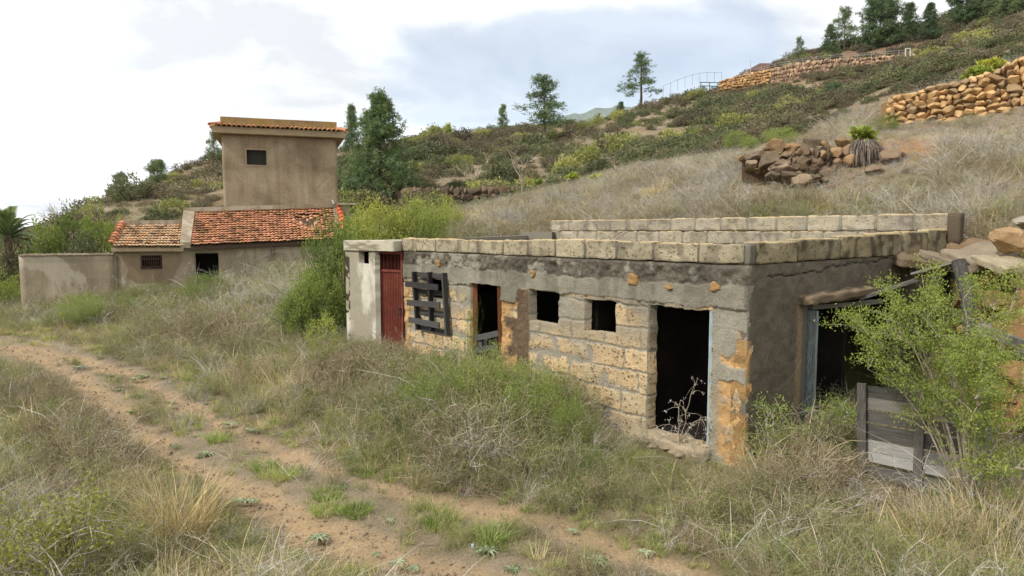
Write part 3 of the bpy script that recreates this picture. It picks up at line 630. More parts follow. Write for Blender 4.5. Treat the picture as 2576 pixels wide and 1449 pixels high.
mb = MB(); a = WP.pt(WP.L-.0, -.1, -.0); mb.box(a, -an*2.0, -ax*.12, [0, 0, 2.67]); a = WP.pt(.02, .0, -1.0); mb.box(a, ax*WP.L, -an*.1, [0, 0, 2.6])
V = np.concatenate(mb.V); mesh_np('cubicle_side', V, np.concatenate(mb.Q), m_concrete, shed, attrs={'c': np.tile(np.array(srgb(66, 58, 50)), (len(V), 1))})  # dark colour puts shade behind the little cubicle window
m_red = mat_rough('red_oxide_paint', [(0.3, srgb(86, 42, 34)), (0.55, srgb(106, 54, 43)), (0.75, srgb(122, 70, 54))], scale=4, bscale=30, bstr=.15, rough=.6)
dp = Plane(WP.pt(0.02, 0, -.17)[:2], WP.pt(WP.L, 0, -.17)[:2]); dp.n = WP.n
dl, dr = dp.hit(957, 700)[0], dp.hit(1013, 700)[0]; dz0 = .42; dzt = dp.hit(985, 636)[1]; dzg = dp.hit(985, 681)[1]
def dpt(t, z, o=0): return dp.pt(t, z, o)
m = MB(); dw = dl-dr; n_r = 13
for k in range(n_r):
    t0 = dr+.02+(dw-.04)*k/n_r; s = (dw-.04)/n_r
    for (u0, u1, o0, o1) in ((0, .25, 0, .014), (.25, .7, .014, .014), (.7, .8, .014, 0), (.8, 1, 0, 0)):
        m.add([dpt(t0+s*u0, dz0, o0), dpt(t0+s*u1, dz0, o1), dpt(t0+s*u1, dzg, o1), dpt(t0+s*u0, dzg, o0)], Q=[[0, 1, 2, 3]])
door = m.build('metal_door', m_red, shed); door['label'] = 'ribbed red oxide metal door with mesh transom'
m = MB()
for t in (dr, dl): m.bar(dpt(t, dz0, .01), dpt(t, dzt, .01), .045, .05, up=(*dp.d, 0))
for z in (dz0, dzg, dzt): m.bar(dpt(dr, z, .012), dpt(dl, z, .012), .05, .05)
m.build('frame', m_red, door)
m = MB()
for k in range(1, 6): m.tube([dpt(dr+dw*k/6, dzg, .0), dpt(dr+dw*k/6, dzt, .0)], .006, 5)
hh = dzt-dzg
for k in range(-10, 22):
    for sgn in (1, -1):
        t0 = dr+k*.045; p0 = [t0, dzg]; p1 = [t0+sgn*hh*.8, dzt]
        pts = []
        for u in np.linspace(0, 1, 12):
            tt_ = p0[0]+(p1[0]-p0[0])*u; zz_ = p0[1]+hh*u
            if dr < tt_ < dl: pts.append(dpt(tt_, zz_, -.01))
        if len(pts) > 1: m.tube(pts, .0025, 3)
m.build('grille', m_red, door)
m = MB(); m.box(dpt(dr+.02, 1.28, .01), [*(dp.d*.05), 0], [*(dp.n*.04), 0], [0, 0, .16]); m.box(dpt(dr+.03, 1.42, .05), [*(dp.d*.10), 0], [*(dp.n*.02), 0], [0, 0, .02]); m.build('handle', mat_plain('dark_iron', srgb(50, 36, 32)), door)
# footprint used to keep land and plants out of the rooms
def inpoly(X, Y, poly):
    r = np.zeros(X.shape, bool); p = np.array(poly)
    for (x1, y1), (x2, y2) in zip(p, np.roll(p, -1, 0)):
        r ^= ((y1 > Y) != (y2 > Y)) & (X < (x2-x1)*(Y-y1)/(y2-y1+1e-12)+x1)
    return r
WBL = WP.pt(WP.L, 0, -2.0)[:2]
SHEDP = [(2.782, 8.0), tuple(RP.pt(RP.L, 0)[:2]), tuple(BR), tuple(BL), (-1.0, 17.6), tuple(WBL), tuple(WP.pt(WP.L, 0)[:2]), tuple(WP.pt(0, 0, 0)[:2])]

# ---------------------------------------------------------------- shipping pallet hung over the window
pal = thing('wooden_pallet', tuple(FP.pt(H(1090, 840)[0], H(1090, 838)[1], .1)), 'blackened wooden pallet hung over the small window beside the red door', 'pallet')
def pp(px, py, off): t, z = H(px, py); return FP.pt(t, z, off)
for k, ((x0, y0), (x1, y1)) in enumerate((((1053, 683), (1063, 828)), ((1092, 684), (1098, 832)), ((1128, 686), (1138, 842)))):
    m = MB(); m.bar(pp(x0, y0, .10), pp(x1, y1, .10), .10, .05, up=(*FP.d, 0)); m.build('stringer', m_blackpost, pal)
for k, (x0, y0, x1, y1, o, h_) in enumerate(((1053, 689, 1128, 695, .05, .085), (1038, 713, 1122, 722, .16, .11), (1058, 732, 1128, 739, .05, .09), (1042, 760, 1126, 766, .16, .11), (1060, 783, 1130, 790, .05, .08), (1046, 802, 1124, 817, .16, .11), (1062, 824, 1136, 838, .05, .08))):
    m = MB(); m.bar(pp(x0, y0, o), pp(x1, y1, o+.01), h_*.25, h_, up=(0, 0, 1)); m.build('slat', m_blackwood, pal)
# ---------------------------------------------------------------- farmhouse with tower
house = thing('farmhouse', tuple(P(380, 755, 21.4)), 'brown plastered farmhouse with a square tower over orange tiled roofs', 'house')
HF = Plane(P(50, 700, 20.3)[:2], P(840, 640, 23.7)[:2]); HF.n = HF.n if np.dot(HF.n, [0, -1]) > 0 else -HF.n
def hh_(px, py): return HF.hit(px, py)
def stain(t, c, pos):
    v = N(t, 'ShaderNodeMapping', ins={0: pos, 3: (1, 1, .28)}).outputs[0]
    s = ramp(t, noise(t, 1.3, 6, 0.6, v, .5), [(0.38, 1.05), (0.50, 0.82), (0.57, 1.18), (0.66, 0.86)])
    c = mixc(t, 1.0, c, s, 'MULTIPLY')
    s2 = ramp(t, noise(t, .75, 6, 0.65, pos, .9), [(0.53, 0.0), (0.57, .6)])
    return mixc(t, s2, c, srgb(176, 168, 150))
def streaks(t, c, pos):
    v = N(t, 'ShaderNodeMapping', ins={0: pos, 3: (1, 1, .10)}).outputs[0]
    c = mixc(t, 1.0, c, ramp(t, noise(t, 3.2, 6, 0.6, v, .3), [(0.36, 1.06), (0.50, 0.97), (0.60, 0.84), (0.70, .95)]), 'MULTIPLY')
    return mixc(t, ramp(t, noise(t, .9, 6, .65, pos, 1.0), [(0.56, 0.0), (0.60, .4)]), c, srgb(118, 108, 90))
m_plaster = mat_rough('cement_plaster', [(0.3, srgb(132, 120, 102)), (0.55, srgb(152, 139, 118)), (0.75, srgb(166, 154, 134))], scale=1.2, bscale=26, bstr=.5, bdist=.01, extra=stain)
m_tower = mat_rough('tower_render', [(0.34, srgb(122, 108, 88)), (0.5, srgb(146, 131, 109)), (0.66, srgb(160, 146, 124))], scale=.8, extra=streaks, bscale=22, bstr=.7, bdist=.015)
m_fascia = mat_rough('fascia', [(0.3, srgb(146, 130, 104)), (0.7, srgb(166, 150, 124))], scale=2, bscale=20, bstr=.3)
m_lichen = mat_rough('lichened_parapet', [(0.3, srgb(112, 94, 66)), (0.5, srgb(146, 122, 84)), (0.7, srgb(140, 118, 62))], scale=1.6, bscale=18, bstr=.5)
m_black = mat_plain('room_dark', srgb(26, 24, 22), 1.0)  # walls coloured almost black to paint in the shade of the house rooms
m_tile, t_ = newmat('clay_tile'); a_ = N(t_, 'ShaderNodeAttribute', attribute_name='c').outputs['Color']; ps_ = N(t_, 'ShaderNodeNewGeometry').outputs['Position']
f_ = noise(t_, 3.5, 6, .65, ps_); f2_ = noise(t_, 26, 4, .7, ps_)
c_ = mixc(t_, ramp(t_, f_, [(0.50, 0.0), (0.62, .75)]), a_, srgb(84, 72, 52)); c_ = mixc(t_, .8, c_, ramp(t_, f2_, [(0.3, .7), (.6, 1.1)]), 'MULTIPLY')
out(t_, N(t_, 'ShaderNodeBsdfPrincipled', ins={0: c_, 'Roughness': .9, 'Specular IOR Level': .15, 'Normal': bump(t_, f2_, .4, .01)}).outputs[0])
def tiles(name, c00, c10, c11, c01, nr, ncol, col, cvar, parent, broken=None, amp=.026, step=.06, seed=0, dead=.2):
    """clay tiles over the quad eave-left, eave-right, ridge-right, ridge-left"""
    c00, c10, c11, c01 = [np.asarray(c, float) for c in (c00, c10, c11, c01)]
    rng = np.random.RandomState(seed); sx, sy = 8, 4; cm = CM()
    nrm = np.cross(c10-c00, c01-c00); nrm /= np.linalg.norm(nrm); nrm = nrm if nrm[2] > 0 else -nrm
    up = (c01-c00)/np.linalg.norm(c01-c00)
    for r in range(nr):
        for k in range(ncol):
            u = np.linspace(k, k+1, sx+1)/ncol; v = np.array([r-.18, r+.3, r+.7, r+1.0])/nr
            U, Vv = np.meshgrid(u, v)
            B = (c00*(1-U[..., None])+c10*U[..., None])*(1-Vv[..., None])+(c01*(1-U[..., None])+c11*U[..., None])*Vv[..., None]
            wv = np.abs(np.sin(np.pi*(U*ncol-k)))**1.0*amp
            lift = (1-(Vv*nr-r+.18)/1.18)*step; j = rng.uniform(-.006, .006)
            hgt_ = wv+lift+j; off = up*rng.uniform(-.02, .02)
            if broken:
                dx, dy = (u.mean()-broken[0])/broken[2], (v.mean()-broken[1])/broken[3]; s = math.exp(-(dx*dx+dy*dy))
                if s > .85 and rng.rand() < .5: continue
                if s > .25:
                    hgt_ = hgt_-.10*s+rng.uniform(-.02, .05)*s*2*(Vv*nr-r)+rng.uniform(-.03, .03)*s*2*(U*ncol-k); off = off+up*rng.uniform(-.16, .10)*s
            V = B+nrm*hgt_[..., None]+off
            i = np.arange((sx+1)*4).reshape(4, sx+1); F = np.stack([i[:-1, :-1], i[:-1, 1:], i[1:, 1:], i[1:, :-1]], -1).reshape(-1, 4)
            V = V.reshape(-1, 3); nb = len(V)                       # the thick butt end of each tile
            V = np.concatenate([V, V[:sx+1]-nrm*.022]); F = np.concatenate([F, np.stack([np.arange(sx)+nb, np.arange(sx)+nb+1, np.arange(sx)+1, np.arange(sx)], -1)])
            c = np.array(col)*(1+rng.uniform(-cvar, cvar)); 
            if rng.rand() < dead: c = np.array(srgb(142, 108, 82))*(1+rng.uniform(-.2, .2))
            elif rng.rand() < .1: c = np.array(srgb(200, 146, 98))
            cm.add(V, F, c)
    return cm.build(name, m_tile, parent, smooth=False)
def pz(px, py, Y): return P(px, py, Y)
# walls
tE, zE = hh_(285, 630); tA, tB = 0.0, hh_(860, 620)[0]
def fl(T, Z): return T*0, np.ones(T.shape+(3,))*.3, T*0
wdl, wdr = hh_(355, 660)[0], hh_(407, 660)[0]; ddl, ddr = hh_(491, 660)[0], hh_(550, 660)[0]
hol = [(wdl, wdr, hh_(380, 676)[1], hh_(380, 643)[1]), (ddl, ddr, .2, hh_(520, 637)[1])]
zl0 = hh_(50, 642)[1]; low = sheet('yard_wall', HF, 0, tE, -.2, zl0-.02, .15, [], fl, .22, m_plaster, house, irregular=0)
ze = hh_(480, 617)[1]; hw = sheet('front_wall', HF, tE, tB, -.2, ze-.02, .08, hol, fl, .3, m_plaster, house, irregular=0, topz=lambda T: .0*T)
mb = MB(); mb.box(HF.pt(tE-.02, 0, -.0), [*(HF.d*.2), 0], [*(-HF.n*3.4), 0], [0, 0, ze-.03]); mb.box(HF.pt(tE, 0, -1.7), [*(HF.d*(tB-tE)), 0], [*(-HF.n*.1), 0], [0, 0, ze]); mb.box(HF.pt(tB-.2, 0, -.02), [*(HF.d*.2), 0], [*(-HF.n*3.4), 0], [0, 0, ze-.03]); mb.build('side_wall', m_plaster, house)
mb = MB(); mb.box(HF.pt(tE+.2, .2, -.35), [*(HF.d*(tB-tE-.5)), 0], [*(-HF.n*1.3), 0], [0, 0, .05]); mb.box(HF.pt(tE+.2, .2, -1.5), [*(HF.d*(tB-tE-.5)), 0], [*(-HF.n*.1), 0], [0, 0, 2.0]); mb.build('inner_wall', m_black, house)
# corrugated coping on the yard wall
m = MB(); 
for k in range(34):
    a = HF.pt(tE*k/34, zl0-.015+.0, .04); m.box(a, [*(HF.d*tE/34*.96), 0], [*(-HF.n*.34), 0], [0, 0, .035+.014*(k % 2)], jit=.004)
m.build('coping', mat_rough('coping_cement', [(0.3, srgb(138, 124, 100)), (0.7, srgb(176, 164, 140))], scale=3, bscale=18), house)
# window: patched surround, iron bars
c1, c2 = hol[0], hol[1]
win = MB(); L = c1[1]-c1[0]; Hh = c1[3]-c1[2]
for o_, w_, z_, h_ in ((c1[0]-.03, .03, c1[2]-.03, Hh+.06), (c1[1], .03, c1[2]-.03, Hh+.06)): win.box(HF.pt(o_, z_, .01), [*(HF.d*w_), 0], [*(-HF.n*.1), 0], [0, 0, h_])
win.box(HF.pt(c1[0], c1[2]-.03, .01), [*(HF.d*L), 0], [*(-HF.n*.1), 0], [0, 0, .03]); win.box(HF.pt(c1[0], c1[3], .01), [*(HF.d*L), 0], [*(-HF.n*.1), 0], [0, 0, .03])
m_iron = mat_plain('rusty_iron', srgb(72, 46, 40)); wo = win.build('window', m_iron, house)
b = MB()
for k in range(9): b.tube([HF.pt(c1[0]+L*(k+.5)/9, c1[2]-.02, .03), HF.pt(c1[0]+L*(k+.5)/9, c1[3]-.0, .03)], .011, 5)
for z in (c1[2]+.06, c1[3]-.10): b.bar(HF.pt(c1[0]-.03, z, .035), HF.pt(c1[1]+.03, z, .035), .012, .03)
b.build('bars', m_iron, wo)
patch = MB(); cx_, cz_ = (c1[0]+c1[1])/2, (c1[2]+c1[3])/2-.05; th = np.linspace(0, 2*np.pi, 48, endpoint=False)
rr_ = 1+.08*np.sin(3*th)+.07*np.sin(5*th+1)+.05*np.sin(9*th); ou = np.array([HF.pt(cx_+np.sign(math.cos(a))*abs(math.cos(a))**.6*.78*r, cz_+np.sign(math.sin(a))*abs(math.sin(a))**.6*.60*r, .012) for a, r in zip(th, rr_)])
inn = np.array([HF.pt(cx_+np.clip(math.cos(a)*2, -1, 1)*L*.515, cz_+.05+np.clip(math.sin(a)*2, -1, 1)*Hh*.53, .012) for a in th])
i = np.arange(48); patch.add(np.concatenate([ou, inn]), Q=np.stack([i, (i+1) % 48, 48+(i+1) % 48, 48+i], -1)); patch.build('plaster_patch', mat_rough('patch_cement', [(0.3, srgb(120, 104, 84)), (0.7, srgb(136, 120, 98))], scale=3, bscale=26), house)
# tower
TL, TRr = P(560, 430, 24.0)[:2], P(848, 430, 25.25)[:2]; TP = Plane(TL, TRr); TP.n = TP.n if np.dot(TP.n, [0, -1]) > 0 else -TP.n
z_top = TP.hit(557, 336)[1]; z_base = 2.6; dep = 3.9
thol = [(TP.hit(620, 395)[0], TP.hit(670, 395)[0], TP.hit(645, 415)[1], TP.hit(645, 377)[1])]
sheet('tower_wall', TP, 0, TP.L, z_base, z_top, .1, thol, fl, .3, m_tower, house, irregular=0)
mb = MB(); D3 = [*TP.d, 0]; N3 = np.array([*(-TP.n), 0]); D3 = np.array(D3)
mb.box(TP.pt(0, z_base, -.302), D3*.25, N3*(dep-.3), [0, 0, z_top-z_base]); mb.box(TP.pt(TP.L-.25, z_base, -.302), D3*.25, N3*(dep-.3), [0, 0, z_top-z_base]); mb.box(TP.pt(.25, z_base, -dep), D3*(TP.L-.5), -N3*.2, [0, 0, z_top-z_base]); mb.build('tower_side', m_tower, house)
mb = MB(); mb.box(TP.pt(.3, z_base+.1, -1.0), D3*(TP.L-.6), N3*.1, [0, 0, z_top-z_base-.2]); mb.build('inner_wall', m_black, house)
t0_, t1_, w0, w1 = thol[0]
m = MB()
for a, b_, c_, d_ in ((t0_-.04, t1_+.04, w1, w1+.05), (t0_-.04, t1_+.04, w0-.05, w0), (t0_-.04, t0_, w0, w1), (t1_, t1_+.04, w0, w1)): m.box(TP.pt(a, c_, .015), D3*(b_-a), N3*.08, [0, 0, d_-c_])
wf = m.build('window', m_fascia, house)
m = MB(); m.box(TP.pt(t0_+.002, w0+.002, -.18), D3*(t1_-t0_-.004), N3*.03, [0, 0, w1-w0-.004]); m.build('shutter', mat_plain('dark_shutter', srgb(50, 48, 44), .8), wf)
m = MB(); a = TP.pt(TP.hit(838, 505)[0], TP.hit(838, 516)[1], .05); m.tube([a, a+[0, 0, .12], a+[-.04, -.03, .17]], .035, 8, cap=True); m.build('pipe', mat_plain('white_pipe', srgb(196, 200, 196)), house)
ov = .28; fz = z_top; ft = z_top+.21
m = MB(); m.box(TP.pt(-ov, fz, ov), D3*(TP.L+2*ov), N3*(dep+2*ov), [0, 0, ft-fz]); m.build('cornice', m_fascia, house)
zp = ft+.18; pt_ = TP.hit(557, 293)[1]
m = MB(); m.box(TP.pt(-.02, ft, .02), D3*(TP.L+.04), N3*(dep+.04), [0, 0, pt_-ft]); m.build('tower_parapet', m_lichen, house)
# barrel tiles round the cornice
cm = CM(); rng = np.random.RandomState(3)
def barrel(p, q, r0, r1, c):
    p = np.asarray(p, float); q = np.asarray(q, float); d = (q-p)/np.linalg.norm(q-p); x = np.cross(d, [0, 0, 1]); x /= np.linalg.norm(x); u = np.cross(x, d)
    th = np.linspace(0, np.pi, 9); V = []
    for c0_, r, s in ((p, r0, 1), (q, r1, 1), (p, r0-.018, 1), (q, r1-.018, 1)): V.append(c0_+x*np.cos(th)[:, None]*r+u*np.sin(th)[:, None]*r)
    V = np.concatenate(V); i = np.arange(8)
    F = np.concatenate([np.stack([i, i+1, i+10, i+9], -1), np.stack([i+18, i+27, i+28, i+19], -1), np.stack([i, i+18, i+19, i+1], -1)])
    cm.add(V, F, c)
def side_tiles(s, e, outv, n_):
    for k in range(n_):
        f = (k+.5)/n_; b = s+(e-s)*f; c = np.array(srgb(186, 132, 98))*(1+rng.uniform(-.2, .2)); jj = rng.uniform(-.01, .01)
        barrel(b+outv*(ov+.09)+[0, 0, .0+jj], b+outv*.0+[0, 0, .09+jj], .078, .062, c)
A0, A1 = TP.pt(-.12, ft, 0), TP.pt(TP.L+.12, ft, 0); A2, A3 = TP.pt(TP.L+.12, ft, -dep), TP.pt(-.12, ft, -dep)
side_tiles(A0, A1, np.array([*TP.n, 0]), 26); side_tiles(TP.pt(0, ft, .12), TP.pt(0, ft, -dep), -D3, 22); side_tiles(TP.pt(TP.L, ft, .12), TP.pt(TP.L, ft, -dep), D3, 22)
for a, o_ in ((TP.pt(0, ft, 0), np.array([*TP.n, 0])-D3), (TP.pt(TP.L, ft, 0), np.array([*TP.n, 0])+D3)): barrel(a+o_*(ov+.06)+[0, 0, .02], a+[0, 0, .14], .085, .07, srgb(176, 118, 90))
cm.build('cornice_tiles', m_tile, house, smooth=False)
m = MB(); bz = ft+.012; 
for s, e, o_ in ((A0, A1, np.array([*TP.n, 0])),):
    m.add([s+[0, 0, .10], e+[0, 0, .10], e+o_*ov+[0, 0, .02], s+o_*ov+[0, 0, .02]], Q=[[0, 1, 2, 3]])
m.build('tile_bed', m_lichen, house)
# main tiled roof in front of the tower and the lower one to its left
ov2 = .16
def off(p, o_): return np.array(p)+np.array([*HF.n, 0])*o_
eL, eR = HF.pt(hh_(480, 612)[0], hh_(480, 614)[1], ov2), HF.pt(hh_(868, 600)[0], hh_(868, 599)[1]+.02, ov2)
rL, rR = TP.pt(TP.hit(492, 528)[0], TP.hit(492, 529)[1], .10), TP.pt(TP.hit(851, 520)[0], TP.hit(851, 519)[1], .10)
m = MB(); lo = np.array([0, 0, .09]); xl = (eL-eR)/np.linalg.norm(eL-eR)
rd = MB(); q = [eL+xl*.0-lo, eR-lo, rR-lo, rL-lo]; q2 = [p-np.array([0, 0, .10]) for p in q]; rd.add(q+q2, Q=[[0, 1, 2, 3], [7, 6, 5, 4], [0, 4, 5, 1], [1, 5, 6, 2], [2, 6, 7, 3], [3, 7, 4, 0]])
m_under = mat_plain('roof_battens', srgb(70, 56, 44)); roof = rd.build('roof', m_under, house); roof['label'] = 'larger orange roof with a caved-in patch of tiles'
tiles('tiles', eL+[0, 0, -.04], eR+[0, 0, -.04], rR+[0, 0, -.04], rL+[0, 0, -.04], 15, 40, srgb(196, 142, 110), .13, roof, broken=(.77, .58, .10, .22), seed=1, dead=.13)
cm = CM()
def ridge_tiles(a, b_, n_, col, r=.10):
    for k in range(n_):
        p = a+(b_-a)*(k/n_); q = a+(b_-a)*((k+1.15)/n_); up_ = np.array([0, 0, .03]); d = (q-p)/np.linalg.norm(q-p); x = np.cross(d, [0, 0, 1]); x /= np.linalg.norm(x)+1e-9; u = np.cross(x, d)
        th = np.linspace(0, np.pi, 9); V = np.concatenate([p+up_+x*np.cos(th)[:, None]*r+u*np.sin(th)[:, None]*r, q+x*np.cos(th)[:, None]*r*.85+u*np.sin(th)[:, None]*r*.85, p+up_+x*np.cos(th)[:, None]*(r-.02)+u*np.sin(th)[:, None]*(r-.02)])
        i = np.arange(8); cm.add(V, np.concatenate([np.stack([i, i+1, i+10, i+9], -1), np.stack([i, i+18, i+19, i+1], -1)]), np.array(col)*(1+rng.uniform(-.15, .15)))
ridge_tiles(eR+[.05, 0, 0], rR+[0, 0, .02], 9, srgb(190, 98, 66), .12); cm.build('verge_tiles', m_tile, roof, smooth=False)
# cement band at the left edge and along the tower foot
g = MB(); w_l = eL-eR; w_l /= np.linalg.norm(w_l); a0, a1 = eL+w_l*.30, rL+w_l*.36
g.add([a0-[0, 0, .12], eL-[0, 0, .12], rL-[0, 0, .12], a1-[0, 0, .12], a0+[0, 0, .10], eL+[0, 0, .05], rL+[0, 0, .05], a1+[0, 0, .10]], Q=[[3, 2, 1, 0], [4, 5, 6, 7], [0, 1, 5, 4], [1, 2, 6, 5], [2, 3, 7, 6], [3, 0, 4, 7]])
g.bar(rL+w_l*.36+[0, 0, .02], rR+[0, 0, .03], .3, .14); g.bar(eR-[.28, 0, -.06]+[0, 0, .0], rR-[.14, 0, -.05], .12, .05); g.build('cement_band', m_plaster, roof)
ezl = hh_(457, 617)[1]
fL, fR = HF.pt(hh_(281, 617)[0], hh_(281, 617)[1], ov2), HF.pt(hh_(462, 617)[0], ezl, ov2)
gL, gR = P(309, 564, 22.6), P(468, 562, 23.4)
rd = MB(); q = [fL-lo, fR-lo, gR-lo, gL-lo]; q2 = [p-np.array([0, 0, .10]) for p in q]; rd.add(q+q2, Q=[[0, 1, 2, 3], [7, 6, 5, 4], [0, 4, 5, 1], [1, 5, 6, 2], [2, 6, 7, 3], [3, 7, 4, 0]])
roof2 = rd.build('roof', m_fascia, house); roof2['label'] = 'lower faded roof of pale peach tiles'
tiles('tiles', fL+[0.05, 0, -.04], fR+[0, 0, -.04], gR+[0, 0, -.04], gL+[0, 0, -.04], 9, 20, srgb(204, 172, 138), .12, roof2, seed=2, dead=.08)
cm = CM(); ridge_tiles(fL+[-.02, 0, 0], gL+[-.02, 0, .02], 8, srgb(188, 122, 92), .11); cm.build('verge_tiles', m_tile, roof2, smooth=False)
m = MB(); m.box(gL+[-.05, .0, -.15], gR-gL+[.05, 0, 0], [-.03, .25, 0], [0, 0, .27]); m.build('roof_parapet', m_plaster, house)
# concrete eave at the right rear and the hanging lantern
m = MB(); a = P(850, 515, 24.6); m.box(a, [.62, .2, 0], [-.6, 2.2, 0], [0, 0, .07]); m.box(a+[0.02, .2, -1.9], [.36, .1, 0], [-.5, 1.9, 0], [0, 0, 1.9]); m.build('rear_annex', m_plaster, house)
t, z = hh_(685, 607); m = MB(); m.tube([HF.pt(t, z+.05, .22), HF.pt(t, z-.22, .22)], .008, 5); lan = m.build('lantern', m_iron, house)
m = MB(); zz0 = z-.22
for a in range(4):
    dx, dy = ((-1, -1), (1, -1), (1, 1), (-1, 1))[a]; p = HF.pt(t, zz0, .22)+np.array([dx*.05, dy*.05, 0]); m.tube([p, p-[0, 0, .2]], .007, 4)
for q_ in (0, .2): 
    p = HF.pt(t, zz0-q_, .22); m.box(p-[.06, .06, 0], [.12, 0, 0], [0, .12, 0], [0, 0, .012])
m.build('cage', m_iron, lan)
HOUSEP = [tuple(HF.pt(0, 0, -.1)[:2]), tuple(HF.pt(tB, 0, -.1)[:2]), tuple(TP.pt(TP.L, 0, -dep)[:2]), tuple(TP.pt(0, 0, -dep)[:2]), tuple(HF.pt(tE, 0, -3)[:2]), tuple(HF.pt(tE, 0, -.3)[:2]), tuple(HF.pt(0, 0, -.3)[:2])]

# ---------------------------------------------------------------- the collapsed lean-to on the right
def stonepile(name, mat, items, parent=None):
    cm = CM()
    for k, (c, s, col, sd) in enumerate(items):
        rg = np.random.RandomState(sd); s = np.array(s); th = rg.rand()*6.28; ex = np.array([math.cos(th), math.sin(th), rg.uniform(-.2, .2)]); ex /= np.linalg.norm(ex); ez = np.array([-ex[2]*.5, rg.uniform(-.15, .15), 1]); ey = np.cross(ez, ex); ey /= np.linalg.norm(ey); ez = np.cross(ex, ey)
        V, F = rock(np.array(c), ex*s[0]*1.1, ey*s[1]*1.1, ez*s[2]*1.15, n=10, amp=s.min()*.16, freq=1.6/s.min(), seed=sd)
        g = fbm(V[:, 0]*6, V[:, 1]*6, V[:, 2]*6, seed=sd); cm.add(V, F, np.array(col)*(.7+.6*g[:, None]))
    return cm.build(name, mat, parent, smooth=False)
ruin = thing('stone_ruin', tuple(G(2520, 1000, 6)), 'tumbled ochre stone end wall with broken roof slabs at the right edge', 'ruined wall')
items = []; rg = np.random.RandomState(5)
OR = np.array(srgb(136, 106, 74)); 
for px, py, Y, s in [(2470, 700, 9.6, .24), (2520, 690, 9.4, .28), (2570, 700, 9.2, .3), (2455, 760, 9.5, .22), (2500, 770, 9.3, .28), (2560, 770, 9.1, .3), (2610, 760, 9.0, .3), (2480, 840, 9.2, .26), (2545, 845, 9.0, .30), (2600, 850, 8.9, .3), (2475, 910, 9.0, .25), (2550, 930, 8.8, .3), (2610, 940, 8.7, .3), (2500, 990, 8.8, .28), (2590, 1020, 8.6, .3), (2520, 1060, 8.6, .3), (2450, 660, 10, .2), (2600, 660, 9.5, .3), (2660, 800, 8.9, .4), (2680, 950, 8.6, .4), (2660, 680, 9.4, .35), (2640, 600, 9.8, .3)]:
    items.append((P(px, py, Y), (s*1.25, s*.9, s*.72), OR*rg.uniform(.75, 1.15), rg.randint(999)))
stonepile('stones', m_concrete, items, ruin)
stonepile('earth_bank', m_concrete, [(P(2660, 860, 10.6), (1.6, 1.0, 1.9), np.array(srgb(124, 92, 62)), 7), (P(2480, 640, 11.8), (1.1, .5, .34), np.array(srgb(120, 100, 78)), 9)], ruin)
for k, (px, py, Y, sx, sz, col, rot) in enumerate(((2305, 655, 10.6, .46, .08, srgb(112, 96, 80), -.06), (2400, 660, 9.9, .36, .07, srgb(122, 110, 94), -.1), (2470, 645, 9.7, .40, .09, srgb(128, 116, 98), .1), (2532, 662, 9.2, .28, .055, srgb(150, 138, 116), .05))):
    ax = np.array([math.cos(rot*.5), .1, math.sin(rot*2)]); V, F = block(P(px, py, Y), ax*sx, np.array([-.1, 1, .25])*.3, np.array([0, -.1, 1])*sz, n=14, rnd=.5, amp=.07, freq=3.5, seed=60+k)
    cc = np.array(col)*(.7+.6*fbm(V[:, 0]*8, V[:, 1]*8, V[:, 2]*8, seed=4))[:, None]; mesh_np('roof_fragment', V, F, m_concrete, ruin, attrs={'c': cc}, smooth=True)
b_ = stonepile('boulder', m_concrete, [(P(2545, 605, 9.3), (.24, .22, .16), np.array(srgb(150, 124, 92)), 21)]); tag(b_, 'rounded ochre boulder sitting on top of the ruined wall', 'boulder')
b_ = stonepile('boulder', m_concrete, [(P(2590, 560, 9.9), (.22, .2, .12), np.array(srgb(138, 130, 116)), 22)]); tag(b_, 'pale grey slab of rock above the round ochre boulder', 'boulder')
leanto = thing('lean_to_frame', tuple(G(2450, 1180, 6)), 'leaning grey timber posts and rafters of a collapsed lean-to', 'timber frame')
m = MB(); m.tube([P(2412, 655, 8.9), P(2436, 760, 8.7), P(2442, 900, 8.5)], [.085, .08, .07], 9, cap=True); m.build('post', m_postwood, leanto)
m = MB(); m.bar(P(2160, 752, 9.6), P(2425, 664, 9.2), .16, .035); m.build('rafter', m_greywood, leanto)
m = MB(); m.bar(P(2300, 694, 9.4), P(2432, 658, 9.0), .34, .03, up=(0, .3, 1)); m.build('board', m_greywood, leanto)
m = MB(); m.bar(P(2468, 828, 7.6), P(2600, 878, 7.2), .08, .11); m.build('rafter', m_greywood, leanto)
m = MB(); m.bar(P(2474, 815, 7.7), P(2478, 1240, 7.1), .12, .09); m.build('post', m_postwood, leanto)
m = MB(); m.bar(P(2440, 880, 8.0), P(2640, 905, 7.4), .08, .10); m.build('rafter', m_greywood, leanto)
m = MB(); m.bar(P(2395, 860, 8.3), P(2400, 1200, 7.9), .08, .08); m.build('post', m_postwood, leanto)
